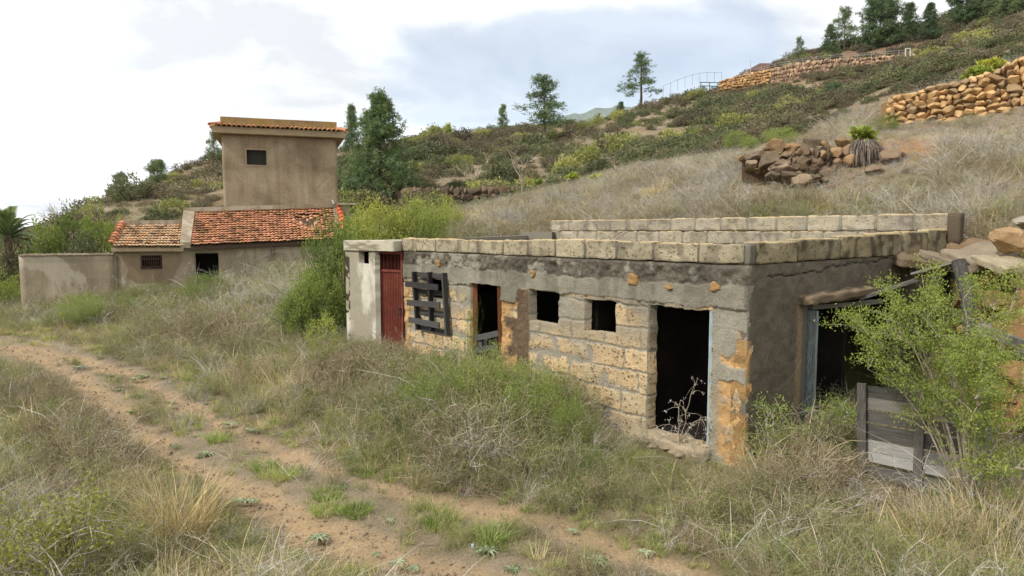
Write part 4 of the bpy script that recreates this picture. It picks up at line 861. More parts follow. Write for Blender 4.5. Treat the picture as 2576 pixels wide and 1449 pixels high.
# plank gate lying against it
gate = thing('plank_gate', tuple(G(2320, 1225, 5.8)), 'broken horizontal plank gate, grey boards above two whitewashed ones', 'gate')
GPn = Plane(P(2168, 1000, 7.7)[:2], P(2500, 1000, 6.9)[:2])
m_whitewood = mat_wood('whitewashed_board', srgb(110, 108, 102), srgb(200, 198, 192), (.5, .5, 26))
def gq(px, py, o): t, z = GPn.hit(px, py); sg = -1 if np.dot(GPn.n, [0, -1]) < 0 else 1; return GPn.pt(t, z, sg*o)
for (x0, y0, x1, y1, h_, mt) in ((2180, 985, 2340, 1005, .12, m_greywood), (2180, 1012, 2400, 1045, .12, m_greywood), (2180, 1045, 2420, 1085, .12, m_greywood), (2180, 1083, 2440, 1130, .15, m_greywood), (2180, 1118, 2450, 1175, .115, m_whitewood), (2180, 1146, 2475, 1208, .105, m_whitewood), (2185, 1185, 2480, 1250, .13, m_greywood)):
    m = MB(); m.bar(gq(x0, y0, 0), gq(x1, y1, 0), .022, h_*1.12); m.build('plank', mt, gate)
for (x0, y0, x1, y1, w_) in ((2170, 963, 2172, 1260, .09), (2318, 1000, 2308, 1240, .085)):
    m = MB(); m.bar(gq(x0, y0, .04), gq(x1, y1, .04), .05, w_, up=(*GPn.d, 0)); m.build('stile', m_postwood, gate)
# ================================================================ vegetation: meshes
def unit(v): return v/np.maximum(np.linalg.norm(v, axis=-1, keepdims=True), 1e-9)
def blades(mb, rng, n, Rr, h, w, lean=.35, droop=.35, seg=4, base=None, a=None, wob=.0):
    th = rng.uniform(0, 6.283, n); r = Rr*np.sqrt(rng.rand(n)); b = np.stack([r*np.cos(th), r*np.sin(th), -.02+0*r], -1)
    if base is not None: b = b+base
    ph = th+rng.normal(0, 1.0, n); L = rng.uniform(h[0], h[1], n); le = np.abs(rng.normal(0, lean, n))+.05; dr = np.abs(rng.normal(0, droop, n))
    s = np.linspace(0, 1, seg+1)[None, :, None]; o = np.stack([np.cos(ph), np.sin(ph), 0*ph], -1)[:, None]
    p = b[:, None]+L[:, None, None]*(o*(le[:, None, None]*s+dr[:, None, None]*s**2)+np.array([0, 0, 1])*(s-.55*np.minimum(dr, 1.2)[:, None, None]*s**2.4))
    if wob: p = p+rng.normal(0, wob, p.shape)*s
    f = rng.uniform(0, 6.283, n); side = np.stack([np.cos(f), np.sin(f), 0*f], -1)[:, None]
    ww = w*rng.uniform(.6, 1.3, n)[:, None, None]*np.clip(1.02-s**2, .08, 1)
    V = np.stack([p-side*ww/2, p+side*ww/2], 2).reshape(n, -1, 3)
    k = np.arange(n)[:, None]*(2*(seg+1)); j = np.arange(seg)[None]*2
    Q = np.stack([k+j, k+j+1, k+j+3, k+j+2], -1).reshape(-1, 4)
    aa = np.repeat(rng.rand(n) if a is None else np.clip(rng.normal(a, .12, n), 0, 1), 2*(seg+1)); mb.add(V.reshape(-1, 3), Q=Q, a=aa); return p
def leaves(mb, rng, c, size, asp=.45, up=.4, a=None, d=None):
    n = len(c); c = np.asarray(c)
    d = unit(rng.normal(0, 1, (n, 3))+[0, 0, up]) if d is None else unit(d+rng.normal(0, .35, (n, 3)))
    x = unit(np.cross(d, rng.normal(0, 1, (n, 3)))); L = (size*rng.uniform(.6, 1.3, n))[:, None]
    fold = np.cross(x, d)*L*.12
    V = np.stack([c, c+d*L*.5+x*L*asp*.5+fold, c+d*L, c+d*L*.5-x*L*asp*.5+fold], 1).reshape(-1, 3)
    aa = np.repeat(rng.rand(n) if a is None else np.broadcast_to(a, (n,)), 4); mb.add(V, Q=np.arange(4*n).reshape(-1, 4), a=aa)
def twigs(mb, rng, n, h, spread, r0, child=4, seg=5, curl=.25, Rr=.05, base=(0, 0, 0), k=3, sub=True):
    tips = []
    for i in range(n):
        th = rng.rand()*6.283; d = unit(np.array([math.cos(th)*spread*rng.uniform(.2, 1.3), math.sin(th)*spread*rng.uniform(.2, 1.3), 1.0])); L = h*rng.uniform(.6, 1.15)
        p = np.array(base)+[rng.normal(0, Rr), rng.normal(0, Rr), -.02]; pts = [p]
        for s in range(seg):
            d = unit(d+rng.normal(0, curl, 3)+[0, 0, .02]); p = p+d*L/seg; pts.append(p)
        mb.tube(pts, np.linspace(r0, r0*.35, seg+1), k, a=rng.rand()); tips.append(pts[-1])
        if sub:
            for c in range(child):
                j = rng.randint(1, seg+1); q = pts[j]; dd = unit(d+rng.normal(0, .75, 3)); l = L*rng.uniform(.18, .45); pp_ = [q]
                for s in range(3): dd = unit(dd+rng.normal(0, curl, 3)); q = q+dd*l/3; pp_.append(q)
                mb.tube(pp_, np.linspace(r0*.5, r0*.22, 4), k, a=rng.rand()); tips += [pp_[-1], pp_[2]]
    return np.array(tips)
m_green = mat_leaf('green_grass_blades', [srgb(96, 114, 56), srgb(130, 150, 76), srgb(164, 176, 102), srgb(178, 174, 122)])
m_dry = mat_leaf('straw_blades', [srgb(160, 142, 107), srgb(204, 184, 142), srgb(228, 212, 171)], trans=.25)
m_scrub = mat_leaf('dry_twigs', [srgb(116, 102, 82), srgb(146, 132, 106), srgb(172, 158, 128)], trans=.05)
m_pale = mat_leaf('bleached_stalks', [srgb(150, 142, 132), srgb(182, 176, 166), srgb(206, 202, 194)], trans=.15)
m_herb = mat_leaf('herb_leaves', [srgb(98, 116, 60), srgb(128, 144, 74), srgb(160, 170, 96)])
m_herb2 = mat_leaf('grey_herb_leaves', [srgb(116, 122, 86), srgb(146, 148, 108), srgb(166, 164, 124)])
m_bush = mat_leaf('leafy_bush', [srgb(84, 102, 54), srgb(114, 132, 66), srgb(146, 156, 80), srgb(172, 168, 86)])
m_lime = mat_leaf('lime_leaves', [srgb(116, 130, 60), srgb(152, 162, 82), srgb(186, 190, 108)])
m_pinel = mat_leaf('light_pine_needles', [srgb(88, 108, 70), srgb(118, 136, 88), srgb(150, 160, 108)], trans=.25)
m_pine = mat_leaf('pine_needles', [srgb(72, 92, 62), srgb(98, 118, 78), srgb(132, 146, 98)], trans=.15)
m_olive = mat_leaf('olive_scrub', [srgb(88, 82, 66), srgb(114, 106, 84), srgb(142, 130, 104)], trans=.2)
m_ygreen = mat_leaf('yellow_green_shrub', [srgb(118, 124, 72), srgb(148, 150, 88), srgb(176, 172, 106)], trans=.25)
m_dkgreen = mat_leaf('dark_green_shrub', [srgb(84, 88, 62), srgb(104, 108, 76), srgb(128, 130, 94)], trans=.2)
m_sap = mat_leaf('sapling_leaves', [srgb(88, 96, 44), srgb(120, 124, 60), srgb(150, 150, 80)])
m_bark = mat_rough('bark', [(0.3, srgb(70, 58, 48)), (0.7, srgb(112, 98, 82))], scale=6, bscale=30)
m_deadw = mat_rough('dead_wood', [(0.3, srgb(120, 108, 94)), (0.7, srgb(176, 164, 148))], scale=6, bscale=30)
m_agave = mat_leaf('succulent', [srgb(110, 132, 60), srgb(150, 164, 74), srgb(188, 184, 80)], trans=.15)
m_rose = mat_leaf('thistle_leaf', [srgb(112, 124, 92), srgb(138, 148, 114), srgb(160, 166, 134)], trans=.15)
m_dseed = mat_leaf('dead_leaves', [srgb(112, 98, 76), srgb(146, 128, 98), srgb(170, 152, 120)], trans=.15)

rng = np.random.RandomState(11)
def proto(name, parts):
    """one or more (MB, material) -> a single unlinked mesh object"""
    V = []; Q = []; A = []; MI = []; n_ = 0
    for i, (mb, m) in enumerate(parts):
        v = np.concatenate(mb.V); V.append(v); q = np.concatenate(mb.Q)+n_; Q.append(q); A.append(np.concatenate(mb.A)); MI.append(np.full(len(q), i)); n_ += len(v)
    return mesh_np(name, np.concatenate(V), np.concatenate(Q), mats=[m for _, m in parts], attrs={'v': np.concatenate(A)}, mi=np.concatenate(MI), link=False)
PROT = {}
def P_grass(h, mat, n=46, w=.009, Rr=.09, lean=.3, dr=.35, dry=.2, wd=None):
    a = MB(); blades(a, rng, int(n*(1-dry)), Rr, (h*.45, h), w, lean, dr); L = [(a, mat)]
    if dry: b = MB(); blades(b, rng, max(4, int(n*dry)), Rr, (h*.6, h*1.35), w*.6, lean, dr*.8); L.append((b, wd or m_dry))
    return L
PROT['green'] = [P_grass(.24, m_green, n=60), P_grass(.18, m_green, n=60, Rr=.11), P_grass(.30, m_green, n=50, dry=.35)]
PROT['dry'] = [P_grass(.80, m_dry, n=10, w=.009, Rr=.14, lean=.35, dr=.5, dry=0), P_grass(.42, m_dry, n=46, w=.006, lean=.35, dr=.5, dry=0), P_grass(.34, m_dry, n=50, w=.006, lean=.5, dr=.7, dry=0), P_grass(.5, m_dry, n=36, w=.005, lean=.25, dr=.4, dry=.3, wd=m_pale)]
def P_scrub(h, mat, n=22, r=.004, spread=.9, lv=0, lm=None):
    a = MB(); tp = twigs(a, rng, n, h, spread, r, child=6, seg=5, curl=.32, Rr=.06); L = [(a, mat)]
    if lv:
        b = MB(); c = tp[rng.randint(len(tp), size=lv)]+rng.normal(0, .025, (lv, 3)); leaves(b, rng, c, .022, .5); L.append((b, lm))
    return L
PROT['scrub'] = [P_scrub(.42, m_scrub, lv=150, lm=m_dseed), P_scrub(.34, m_scrub, lv=160, lm=m_herb2, spread=1.3), P_scrub(.5, m_scrub, n=16, r=.005, spread=.7, lv=120, lm=m_herb2)]
def P_herb(h, mat, n=14, lv=900, sz=.020, spread=.55):
    a = MB(); tp = twigs(a, rng, n, h, spread, .003, child=7, seg=5, curl=.2, Rr=.06)
    st = np.concatenate([v.reshape(-1, 3) for v in a.V]); st = st[st[:, 2] > h*.12]
    b = MB(); c = st[rng.randint(len(st), size=lv)]+rng.normal(0, .018, (lv, 3)); leaves(b, rng, c, sz, .35, up=.6); return [(a, m_scrub), (b, mat)]
PROT['herb'] = [P_herb(.40, m_herb), P_herb(.32, m_herb, spread=.9), P_herb(.42, m_herb2, lv=700)]
PROT['pale'] = [P_grass(.78, m_pale, n=9, w=.010, Rr=.14, lean=.55, dr=.7, dry=0), P_scrub(.55, m_pale, n=20, r=.0035, spread=1.0), P_grass(.48, m_pale, n=34, w=.006, lean=.55, dr=.9, dry=.3, wd=m_dry), P_grass(.40, m_dry, n=36, w=.006, lean=.7, dr=1.0, dry=.4, wd=m_pale), P_scrub(.5, m_pale, n=14, r=.0035, spread=1.1)]
def clump(n, rx, rz, size, mat, stem=m_bark, sd=0, lump=.35):
    r2 = np.random.RandomState(sd); d = unit(r2.normal(0, 1, (n, 3))); d[:, 2] = np.abs(d[:, 2]); rr_ = .55+.45*r2.rand(n)**.5
    k = 1+lump*2*(fbm(d[:, 0]*2.4+sd, d[:, 1]*2.4, d[:, 2]*2.4, seed=sd, oct=3)-.5)*2
    c = d*(rr_*k)[:, None]*[rx, rx, rz]+[0, 0, .02]; b = MB(); leaves(b, r2, c, size, .6, up=.5, a=np.clip(r2.normal(.45, .2, n)+.25*(fbm(c[:, 0]*3/rx, c[:, 1]*3/rx, c[:, 2]*3/rx, seed=sd+1)-.5), 0, 1)); a = MB()
    for _ in range(7): q = c[r2.randint(n)]*.8; a.tube([[0, 0, -.1], q*.5+[0, 0, .1], q], [.03*rx, .02*rx, .008*rx], 4)
    return [(b, mat), (a, stem)]
PROT['hill'] = [clump(1500, .75, .75, .10, m_olive, sd=1), clump(1400, .85, .6, .10, m_olive, sd=2), clump(1500, .7, .7, .10, m_dkgreen, sd=3), [(lambda b: (twigs(b, rng, 26, .9, .9, .010, child=5, curl=.3, Rr=.2), b)[1])(MB())] and P_grass(.55, m_pale, n=80, w=.02, Rr=.35, lean=.5, dr=.6, dry=.3)]
PROTO_OBJ = {}
for kname, ls in PROT.items():
    col_ = bpy.data.collections.new('kinds_of_'+kname); PROTO_OBJ[kname] = (col_, len(ls))
    for i, L in enumerate(ls): col_.objects.link(proto('%s_%d' % (kname, i), L))
def scatter(name, kname, pts, rot, scl, idx):
    me = bpy.data.meshes.new(name); me.vertices.add(len(pts)); me.vertices.foreach_set('co', np.asarray(pts, np.float32).ravel())
    a = me.attributes.new('rot', 'FLOAT_VECTOR', 'POINT'); a.data.foreach_set('vector', np.asarray(rot, np.float32).ravel())
    a = me.attributes.new('scl', 'FLOAT_VECTOR', 'POINT'); a.data.foreach_set('vector', np.asarray(scl, np.float32).ravel())
    a = me.attributes.new('pick', 'INT', 'POINT'); a.data.foreach_set('value', np.asarray(idx, np.int32))
    o = bpy.data.objects.new(name, me); C.objects.link(o)
    g = bpy.data.node_groups.new(name, 'GeometryNodeTree'); g.interface.new_socket('Geometry', in_out='INPUT', socket_type='NodeSocketGeometry'); g.interface.new_socket('Geometry', in_out='OUTPUT', socket_type='NodeSocketGeometry')
    gi = g.nodes.new('NodeGroupInput'); go = g.nodes.new('NodeGroupOutput'); ip = g.nodes.new('GeometryNodeInstanceOnPoints'); ci = g.nodes.new('GeometryNodeCollectionInfo')
    ci.inputs[0].default_value = PROTO_OBJ[kname][0]; ci.inputs['Separate Children'].default_value = True; ci.inputs['Reset Children'].default_value = True
    def at(nm, ty): n_ = g.nodes.new('GeometryNodeInputNamedAttribute'); n_.data_type = ty; n_.inputs[0].default_value = nm; return n_.outputs[0]
    L = g.links.new; L(gi.outputs[0], ip.inputs['Points']); L(ci.outputs[0], ip.inputs['Instance']); ip.inputs['Pick Instance'].default_value = True
    L(at('pick', 'INT'), ip.inputs['Instance Index']); L(at('scl', 'FLOAT_VECTOR'), ip.inputs['Scale'])
    er = g.nodes.new('FunctionNodeEulerToRotation'); L(at('rot', 'FLOAT_VECTOR'), er.inputs[0]); L(er.outputs[0], ip.inputs['Rotation']); L(ip.outputs[0], go.inputs[0])
    o.modifiers.new('plants', 'NODES').node_group = g
    return tag(o, kind='stuff')

# ---------------------------------------------------------------- where each kind of growth stands
KIN = ['green', 'dry', 'scrub', 'herb', 'pale']
# centre and radii as seen from the road, kind, weight, height factor
ZN = [(60, 1150, 110, 110, 0, 8, .9), (30, 1040, 60, 60, 0, 4, .8), (220, 1140, 130, 120, 2, 5, 1.5), (100, 1010, 120, 70, 2, 3, 1.2), (280, 1280, 80, 60, 0, 6, 1.2), (780, 1420, 160, 50, 0, 4, .9), (1050, 1180, 90, 30, 0, 4, .9), (250, 845, 120, 20, 0, 4, .8), (120, 1400, 160, 60, 3, 3, .9), (60, 1330, 100, 60, 4, 2.5, 1.0),
      (700, 1400, 200, 60, 0, 2.5, .9), (500, 1400, 120, 60, 4, 1.5, .7), (160, 845, 130, 20, 0, 4, .8), (300, 770, 160, 40, 3, 3, 1.2), (560, 735, 90, 30, 0, 3, 1.3), (520, 850, 160, 50, 2, 2.5, 1.3), (700, 770, 120, 60, 4, 3, 1.3), (420, 900, 60, 30, 0, 2, 1.2),
      (700, 960, 150, 70, 1, 1.5, 1.2), (900, 960, 120, 70, 2, 3, 1.5), (980, 1120, 60, 90, 3, 2, 1.3), (850, 1060, 60, 25, 0, 4, 1.2), (1180, 1030, 170, 110, 3, 5, 1.7), (1350, 1100, 120, 100, 3, 3, 1.5), (1420, 1060, 60, 60, 1, 2, 1.5), (1180, 1160, 90, 60, 2, 3, 1.3),
      (1600, 1210, 160, 60, 3, 2.5, 1.1), (1550, 1330, 160, 60, 0, 2, .8), (1330, 1250, 130, 50, 3, 2, .8), (690, 1165, 60, 40, 0, 5, 1.0), (830, 1245, 30, 50, 0, 3, .8), (1100, 1280, 90, 35, 0, 2.5, 1.1), (880, 1275, 40, 22, 0, 4, .9),
      (1950, 1100, 70, 110, 1, 4, 1.6), (1950, 1050, 40, 70, 3, 3, 1.6), (2080, 1220, 160, 90, 2, 4, 1.5), (2300, 1300, 160, 90, 1, 3, 1.3), (2400, 1330, 90, 60, 0, 3, 1.2), (1900, 1380, 260, 60, 0, 3, 1.1), (2480, 1250, 100, 120, 3, 2.5, 1.5), (2520, 1350, 100, 120, 1, 3, 1.6), (1760, 1250, 90, 50, 2, 2, 1.2), (2120, 1090, 80, 80, 3, 3, 1.5)]
YBX, YBY = [900, 1130, 1340, 1600, 1850, 2000, 2200, 2400, 2576, 2700], [560, 535, 484, 425, 385, 352, 262, 205, 150, 120]
def weights(X, Y, Zz):
    px, py = proj(X, Y, Zz); n_ = len(X)
    hill = sstep(13.5, 17, Y)*sstep(-2.5, 0, X)+sstep(7.5, 8.5, X)*sstep(9.5, 11, Y); hill = np.clip(hill, 0, 1)
    base = np.array([1.2, .5, .28, .6, .34])[None]*(1-hill[:, None])+np.array([.16, .36, .75, .09, 1.5])[None]*hill[:, None]
    Wt = base*1.0; hs = np.ones(n_)*(.80-.02*hill)*(.55+.9*fbm(X*.8, Y*.8, seed=88, oct=3))
    for k in range(5): Wt[:, k] *= .25+1.7*sstep(.3, .7, fbm(X*.7+k*13, Y*.7, seed=60+k, oct=3))
    acc = np.ones(n_)
    for (a, b, ra, rb, k, am, hf) in ZN:
        g = np.exp(-(((px-a)/ra)**2+((py-b)/rb)**2)*1.2); Wt[:, k] += g*am; hs += g*(hf-1)*.8
    def win(a, b, c, d, e): return sstep(a-e, a+e, px)*sstep(b+e, b-e, px)*sstep(c-e, c+e, py)*sstep(d+e, d-e, py)
    hs *= 1-.6*win(1860, 2360, 355, 500, 12)-.7*win(2180, 2700, 250, 365, 12)-.55*win(2060, 2520, 1170, 1330, 30)-.4*win(1560, 1900, 1180, 1300, 20)-.25*win(900, 1700, 440, 560, 20)
    hs *= 1-.5*sstep(28, 0, py-np.interp(px, YBX, YBY))*(Y > 14)
    return Wt, np.clip(hs, .28, 2.0), hill
def sample(n_, f):
    out_ = []
    while sum(len(a) for a in out_) < n_:
        Y = rng.uniform(3.6, 44, 40000); X = rng.uniform(-1, 1, 40000)*(Y*.80+1.2); out_.append(np.stack([X, Y], -1)[rng.rand(40000) < f(Y)])
    return np.concatenate(out_)[:n_]
PTS = sample(44000, lambda Y: np.where(Y < 26, 1.0, 1.0)*1.0)
# sampling is uniform in depth, hence density falls off as 1/Y
extra = sample(60000, lambda Y: (Y > 11.5)*1.0); extra = extra[(extra[:, 0] > -3)][:15000]; PTS = np.concatenate([PTS, extra])
X, Y = PTS.T; Zz = hgt(X, Y)
ok = ~inpoly(X, Y, SHEDP) & ~inpoly(X, Y, HOUSEP)
fr = np.abs((X-FP.a[0])*FP.n[0]+(Y-FP.a[1])*FP.n[1]); ok &= ~((fr < .10) & (X > -3.6) & (X < 2.8))
pxx, pyy = proj(X, Y, Zz); ok &= ~((pyy < np.interp(pxx, YBX, YBY)-4) & (Y > 18) & (X > -6)); ok &= ~((Y > 22) & (X < -6)) | (rng.rand(len(X)) < .35)
X, Y, Zz = X[ok], Y[ok], Zz[ok]
Wt, HS, hillm = weights(X, Y, Zz); w_, md_ = track(X, Y)
pathk = np.clip(w_*1.0+md_*(-.12+.8*fbm(X*1.2, Y*1.2, seed=14, oct=5)), 0, 1); thin = rng.rand(len(X)) > pathk*.97; pd_ = np.minimum(dpoly(X, Y, TR[0]), dpoly(X, Y, TR[1])); HS = HS*(1-.4*pathk)*(.62+.38*sstep(.25, 1.1, pd_)); thin &= rng.rand(len(X)) > w_*1.3-.1
tt_w = (X-FP.a[0])*FP.d[0]+(Y-FP.a[1])*FP.d[1]; dd_w = (X-FP.a[0])*FP.n[0]+(Y-FP.a[1])*FP.n[1]; HS = HS*(1-.35*sstep(1.3, .2, dd_w)*sstep(2.6, 1.8, tt_w)*sstep(-1.2, 0, tt_w)*(dd_w > 0)); tD = FP.pt((tD2l+tD2r)/2, 0, .25); thin &= np.hypot(X-tD[0], Y-tD[1]) > .3
X, Y, Zz, Wt, HS, hillm, pathk = [a[thin] for a in (X, Y, Zz, Wt, HS, hillm, pathk)]
cum = np.cumsum(Wt/Wt.sum(1, keepdims=True), 1); kind = (rng.rand(len(X))[:, None] > cum).sum(1)
for k, (kn, nm) in enumerate(zip(KIN, ['green_grass', 'dry_grass', 'dry_scrub', 'leafy_weeds', 'bleached_grass'])):
    m_ = kind == k; q = m_.sum(); s = rng.uniform(.65, 1.35, q)*HS[m_]; s *= np.where(pathk[m_] > .4, .7, 1)
    s *= 1+sstep(14, 40, Y[m_])*.35; ix = rng.randint(0, PROTO_OBJ[kn][1], q)
    rot = np.stack([rng.normal(0, .10, q), rng.normal(0, .10, q), rng.uniform(0, 6.283, q)], -1)
    wid = 1+.45*sstep(10, 30, Y[m_]); sc_ = np.stack([s*wid, s*wid, s], -1)
    scatter(nm, kn, np.stack([X[m_], Y[m_], Zz[m_]-.01], -1), rot, sc_, ix)
# dark low scrub and tufts that cover the far hillside
q = 19000; th = rng.uniform(-.75, .75, q); D = rng.uniform(20, 150, q); X = np.tan(th)*D; Y = D; Zz = hgt(X, Y)
g = fbm(X*.09, Y*.09, seed=77, oct=4); okk = (rng.rand(q) < np.maximum(sstep(.30, .46, g)*.75+.25, (X < -6)*.6)) & ~inpoly(X, Y, HOUSEP)
pxx, pyy = proj(X, Y, Zz); okk &= ~((Y < 36) & (X > -6) & (pyy > np.interp(pxx, YBX, YBY)-4)) & ~((Y < 31) & (X < -6)); X, Y, Zz, g = X[okk], Y[okk], Zz[okk], g[okk]; q = len(X)
gp = fbm(X*.05+7, Y*.05, seed=78); ix = np.where(rng.rand(q) < sstep(.60, .35, g)*.75, 3, np.where(gp+rng.normal(0, .08, q) > .58, 2, rng.randint(0, 2, q)))
s = rng.lognormal(-.1, .32, q)*(.5+.55*sstep(24, 60, Y)); scatter('hillside_scrub', 'hill', np.stack([X, Y, Zz-.08], -1), np.stack([0*X, 0*X, rng.uniform(0, 6.28, q)], -1), np.stack([s*1.15, s*1.15, s*rng.uniform(.5, 1.0, q)], -1), ix)
print('scatter done', q)
# ================================================================ trees and single plants
def plantobj(root, name, mb, mat, smooth=False): return mb.build(name, mat, root, smooth=smooth)
def local(root): pass
def place(proto_parts, name, loc, sc_, rz, label, cat, group=None):
    """copy of a kind: an Empty with copies of its parts"""
    r = bpy.data.objects.new(name, None); C.objects.link(r); r.location = loc; r.rotation_euler = (0, 0, rz); r.scale = sc_ if hasattr(sc_, '__len__') else (sc_,)*3; r.empty_display_size = .2
    for o in proto_parts:
        c = o.copy(); C.objects.link(c); c.parent = r
    return tag(r, label, cat, group)
def mkparts(lst):
    return [mesh_np(nm, np.concatenate(mb.V), np.concatenate(mb.Q), mat, attrs={'v': np.concatenate(mb.A)}, link=False, smooth=(nm in ('trunk',))) for nm, mb, mat in lst]
def pine(seed, w=.28, z0=.12, nb=70, tuft=5, dens=9, L=.05, shape='cone', droop=.1, mat=m_pine):
    r = np.random.RandomState(seed); T = MB(); Cn = MB()
    T.tube([[0, 0, -.03], [.004, .0, .3], [.0, .004, .65], [0, 0, .98]], [.017, .013, .008, .002], 7, a=.4)
    for i in range(nb):
        z = z0+(1-z0)*((i+.5)/nb)**.9*.985; f = (z-z0)/(1-z0)
        rad = w*{'cone': (1-f)**.92+.02, 'round': math.sqrt(max(0.02, 1-(2*f-.9)**2/1.21)), 'gappy': (1-f*.75)*r.uniform(.5, 1.15), 'column': .75*(1-f**3)+.12}[shape]*r.uniform(.65, 1.15)
        th = r.rand()*6.28+i*2.4; d = np.array([math.cos(th), math.sin(th), 0]); p0 = np.array([0, 0, z]); n_ = 5
        pts = [p0+d*rad*s+np.array([0, 0, rad*(.30*s-.25*s*s)+rad*.3*s*(1 if f > .5 else -droop*2)]) for s in np.linspace(0, 1, n_)]
        T.tube(pts, np.linspace(.0045*(1-f*.6), .0012, n_), 3, a=.5)
        for k in range(int(tuft*(.5+1.1*rad/w))+2):
            s = r.uniform(.35, 1.05); q = p0+(np.array(pts[-1])-p0)*s+r.normal(0, .018+.05*rad, 3)
            c = np.tile(q, (dens, 1))+r.normal(0, L*.25, (dens, 3)); dd = unit(r.normal(0, 1, (dens, 3))+[0, 0, .9]+d*.4)
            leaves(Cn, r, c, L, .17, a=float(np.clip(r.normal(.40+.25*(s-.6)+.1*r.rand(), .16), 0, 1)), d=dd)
    return mkparts([('trunk', T, m_bark), ('crown', Cn, mat)])
PINE = {'cone': pine(1, .27, .06, 90, 7, 14, .042), 'big': pine(2, .42, .02, 170, 8, 18, .036, mat=m_pinel), 'round': pine(3, .30, .10, 110, 11, 16, .040, 'round'), 'gappy': pine(4, .30, .30, 46, 8, 14, .040, 'gappy'), 'column': pine(5, .18, .12, 70, 7, 13, .042, 'column'),
        'tall': pine(6, .27, .36, 40, 8, 14, .034, 'cone', .3), 'dense': pine(7, .34, .02, 120, 10, 18, .05, 'round')}
GP = 'pines on the hillside'
def onland(px, py, Y):
    p = P(px, py, Y); p[2] = min(float(hgt(p[0:1], p[1:2])[0]), p[2]+.3); return p
pines = [('cone', 886, 395, 265, 70, 1.0, 'narrow dark pine beside the tower, left of the biggest pine'), ('gappy', 925, 400, 284, 72, .9, 'ragged grey green pine squeezed between the narrow one and the biggest pine'),
 ('big', 958, 535, 238, 47, 1.05, 'biggest dark green pine with branches down to the ground right of the tower'), ('cone', 1000, 500, 365, 54, 1.25, 'broad low pine leaning out from the right flank of the biggest pine'), ('dense', 886, 545, 455, 44, 1.0, 'low bushy pine at the foot of the tower and the biggest pine'),
 ('gappy', 541, 445, 335, 60, 1.0, 'dark pine half hidden behind the left side of the tower'), ('round', 398, 472, 405, 54, 1.1, 'small round-topped pine on the slope left of the tower'), ('gappy', 303, 522, 436, 50, 1.5, 'thin sparse pine furthest down the slope above the tiled roof'),
 ('column', 1265, 340, 264, 92, 1.2, 'small narrow pine alone on the ridge against the blue sky'), ('gappy', 1368, 378, 195, 76, 1.6, 'dark irregular pine with uneven outline on the middle of the ridge'), ('tall', 1612, 285, 136, 98, 1.6, 'tall open pine with bare lower trunk and tiers of branches on the ridge'),
 ('round', 1561, 302, 258, 98, .7, 'very small round pine left of the tall open pine'), ('gappy', 2008, 172, 94, 104, .9, 'small pine behind the hilltop railing'),
 ('cone', 2086, 150, 62, 110, 1.3, 'slim pine left of its taller twin above the retaining wall'), ('gappy', 2122, 150, 22, 110, 1.25, 'tall pointed pine above the retaining wall'), ('dense', 2212, 128, -2, 106, 1.25, 'massive dark dome-shaped pine on the hilltop'),
 ('cone', 2286, 112, 8, 104, 1.6, 'pointed pine touching the right side of the massive domed pine'), ('cone', 2336, 100, 8, 102, 1.5, 'pointed pine at the right end of the hilltop group'), ('dense', 2428, 76, -40, 104, 1.2, 'leftmost of the dense pines cut off by the top edge'),
 ('round', 2486, 62, -50, 102, 1.4, 'second of the dense pines cut off by the top edge'), ('dense', 2545, 54, -60, 98, 1.2, 'third of the dense pines cut off by the top edge'), ('round', 2605, 44, -70, 96, 1.0, 'last dense pine at the top right corner'),
 ('dense', 2096, 322, 216, 50, 1.05, 'bushy young pine among scrub left of the dry stone wall'), ('dense', 1040, 420, 372, 62, 1.2, 'small bushy pine right of the biggest pine on the slope')]
for k, (kd, px, pb, ptp, Y, ws, lab) in enumerate(pines):
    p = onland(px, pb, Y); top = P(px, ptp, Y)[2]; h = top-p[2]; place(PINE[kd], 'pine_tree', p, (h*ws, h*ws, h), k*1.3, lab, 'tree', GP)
# bushes: stems and foliage
def bush(seed, rx, rz, ntip, nl, size, mat, base_w=.25, lump=.5, asp=.42, stem_r=.02, spread=.12, zc=.55, stems=26, stemmat=m_bark, hollow=.5):
    r = np.random.RandomState(seed); d = unit(r.normal(0, 1, (ntip, 3))); k = 1+lump*(fbm(d[:, 0]*2+seed, d[:, 1]*2, d[:, 2]*2, seed=seed, oct=3)-.5)*2.6
    c = d*((hollow+(1-hollow)*r.rand(ntip)**.6)*k)[:, None]*[rx, rx, rz*(1-zc*.5)]+[0, 0, rz*zc]; c = c[c[:, 2] > rz*.04]; S = MB(); Lf = MB()
    for i in range(min(stems, len(c))):
        q = c[i]; b = np.array([r.normal(0, base_w*rx*.3), r.normal(0, base_w*rx*.3), -.05]); m1 = b*.5+q*.5+[0, 0, .12*rz]+r.normal(0, .05*rx, 3); S.tube([b, b*.7+m1*.3+r.normal(0, .02, 3), m1, m1*.4+q*.6+r.normal(0, .03, 3), q], np.linspace(stem_r, stem_r*.2, 5), 4, a=.5)
    cc = np.repeat(c, nl, 0)+r.normal(0, spread, (len(c)*nl, 3)); a = np.repeat(np.clip(r.normal(.45, .18, len(c)), 0, 1), nl)
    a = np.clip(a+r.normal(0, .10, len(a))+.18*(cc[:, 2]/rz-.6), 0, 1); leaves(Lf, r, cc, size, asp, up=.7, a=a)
    return mkparts([('stem', S, stemmat), ('foliage', Lf, mat)])
def bushat(name, parts, px, py, Y, sx, sz, rz, label, group=None, cat='bush', land=True):
    p = onland(px, py, Y) if land else P(px, py, Y); return place(parts, name, p, (sx, sx, sz), rz, label, cat, group)
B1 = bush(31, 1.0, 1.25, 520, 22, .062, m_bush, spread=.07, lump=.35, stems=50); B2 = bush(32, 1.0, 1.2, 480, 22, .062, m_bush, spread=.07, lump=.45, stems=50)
GB = 'bright leafy bushes behind the whitewashed cubicle'
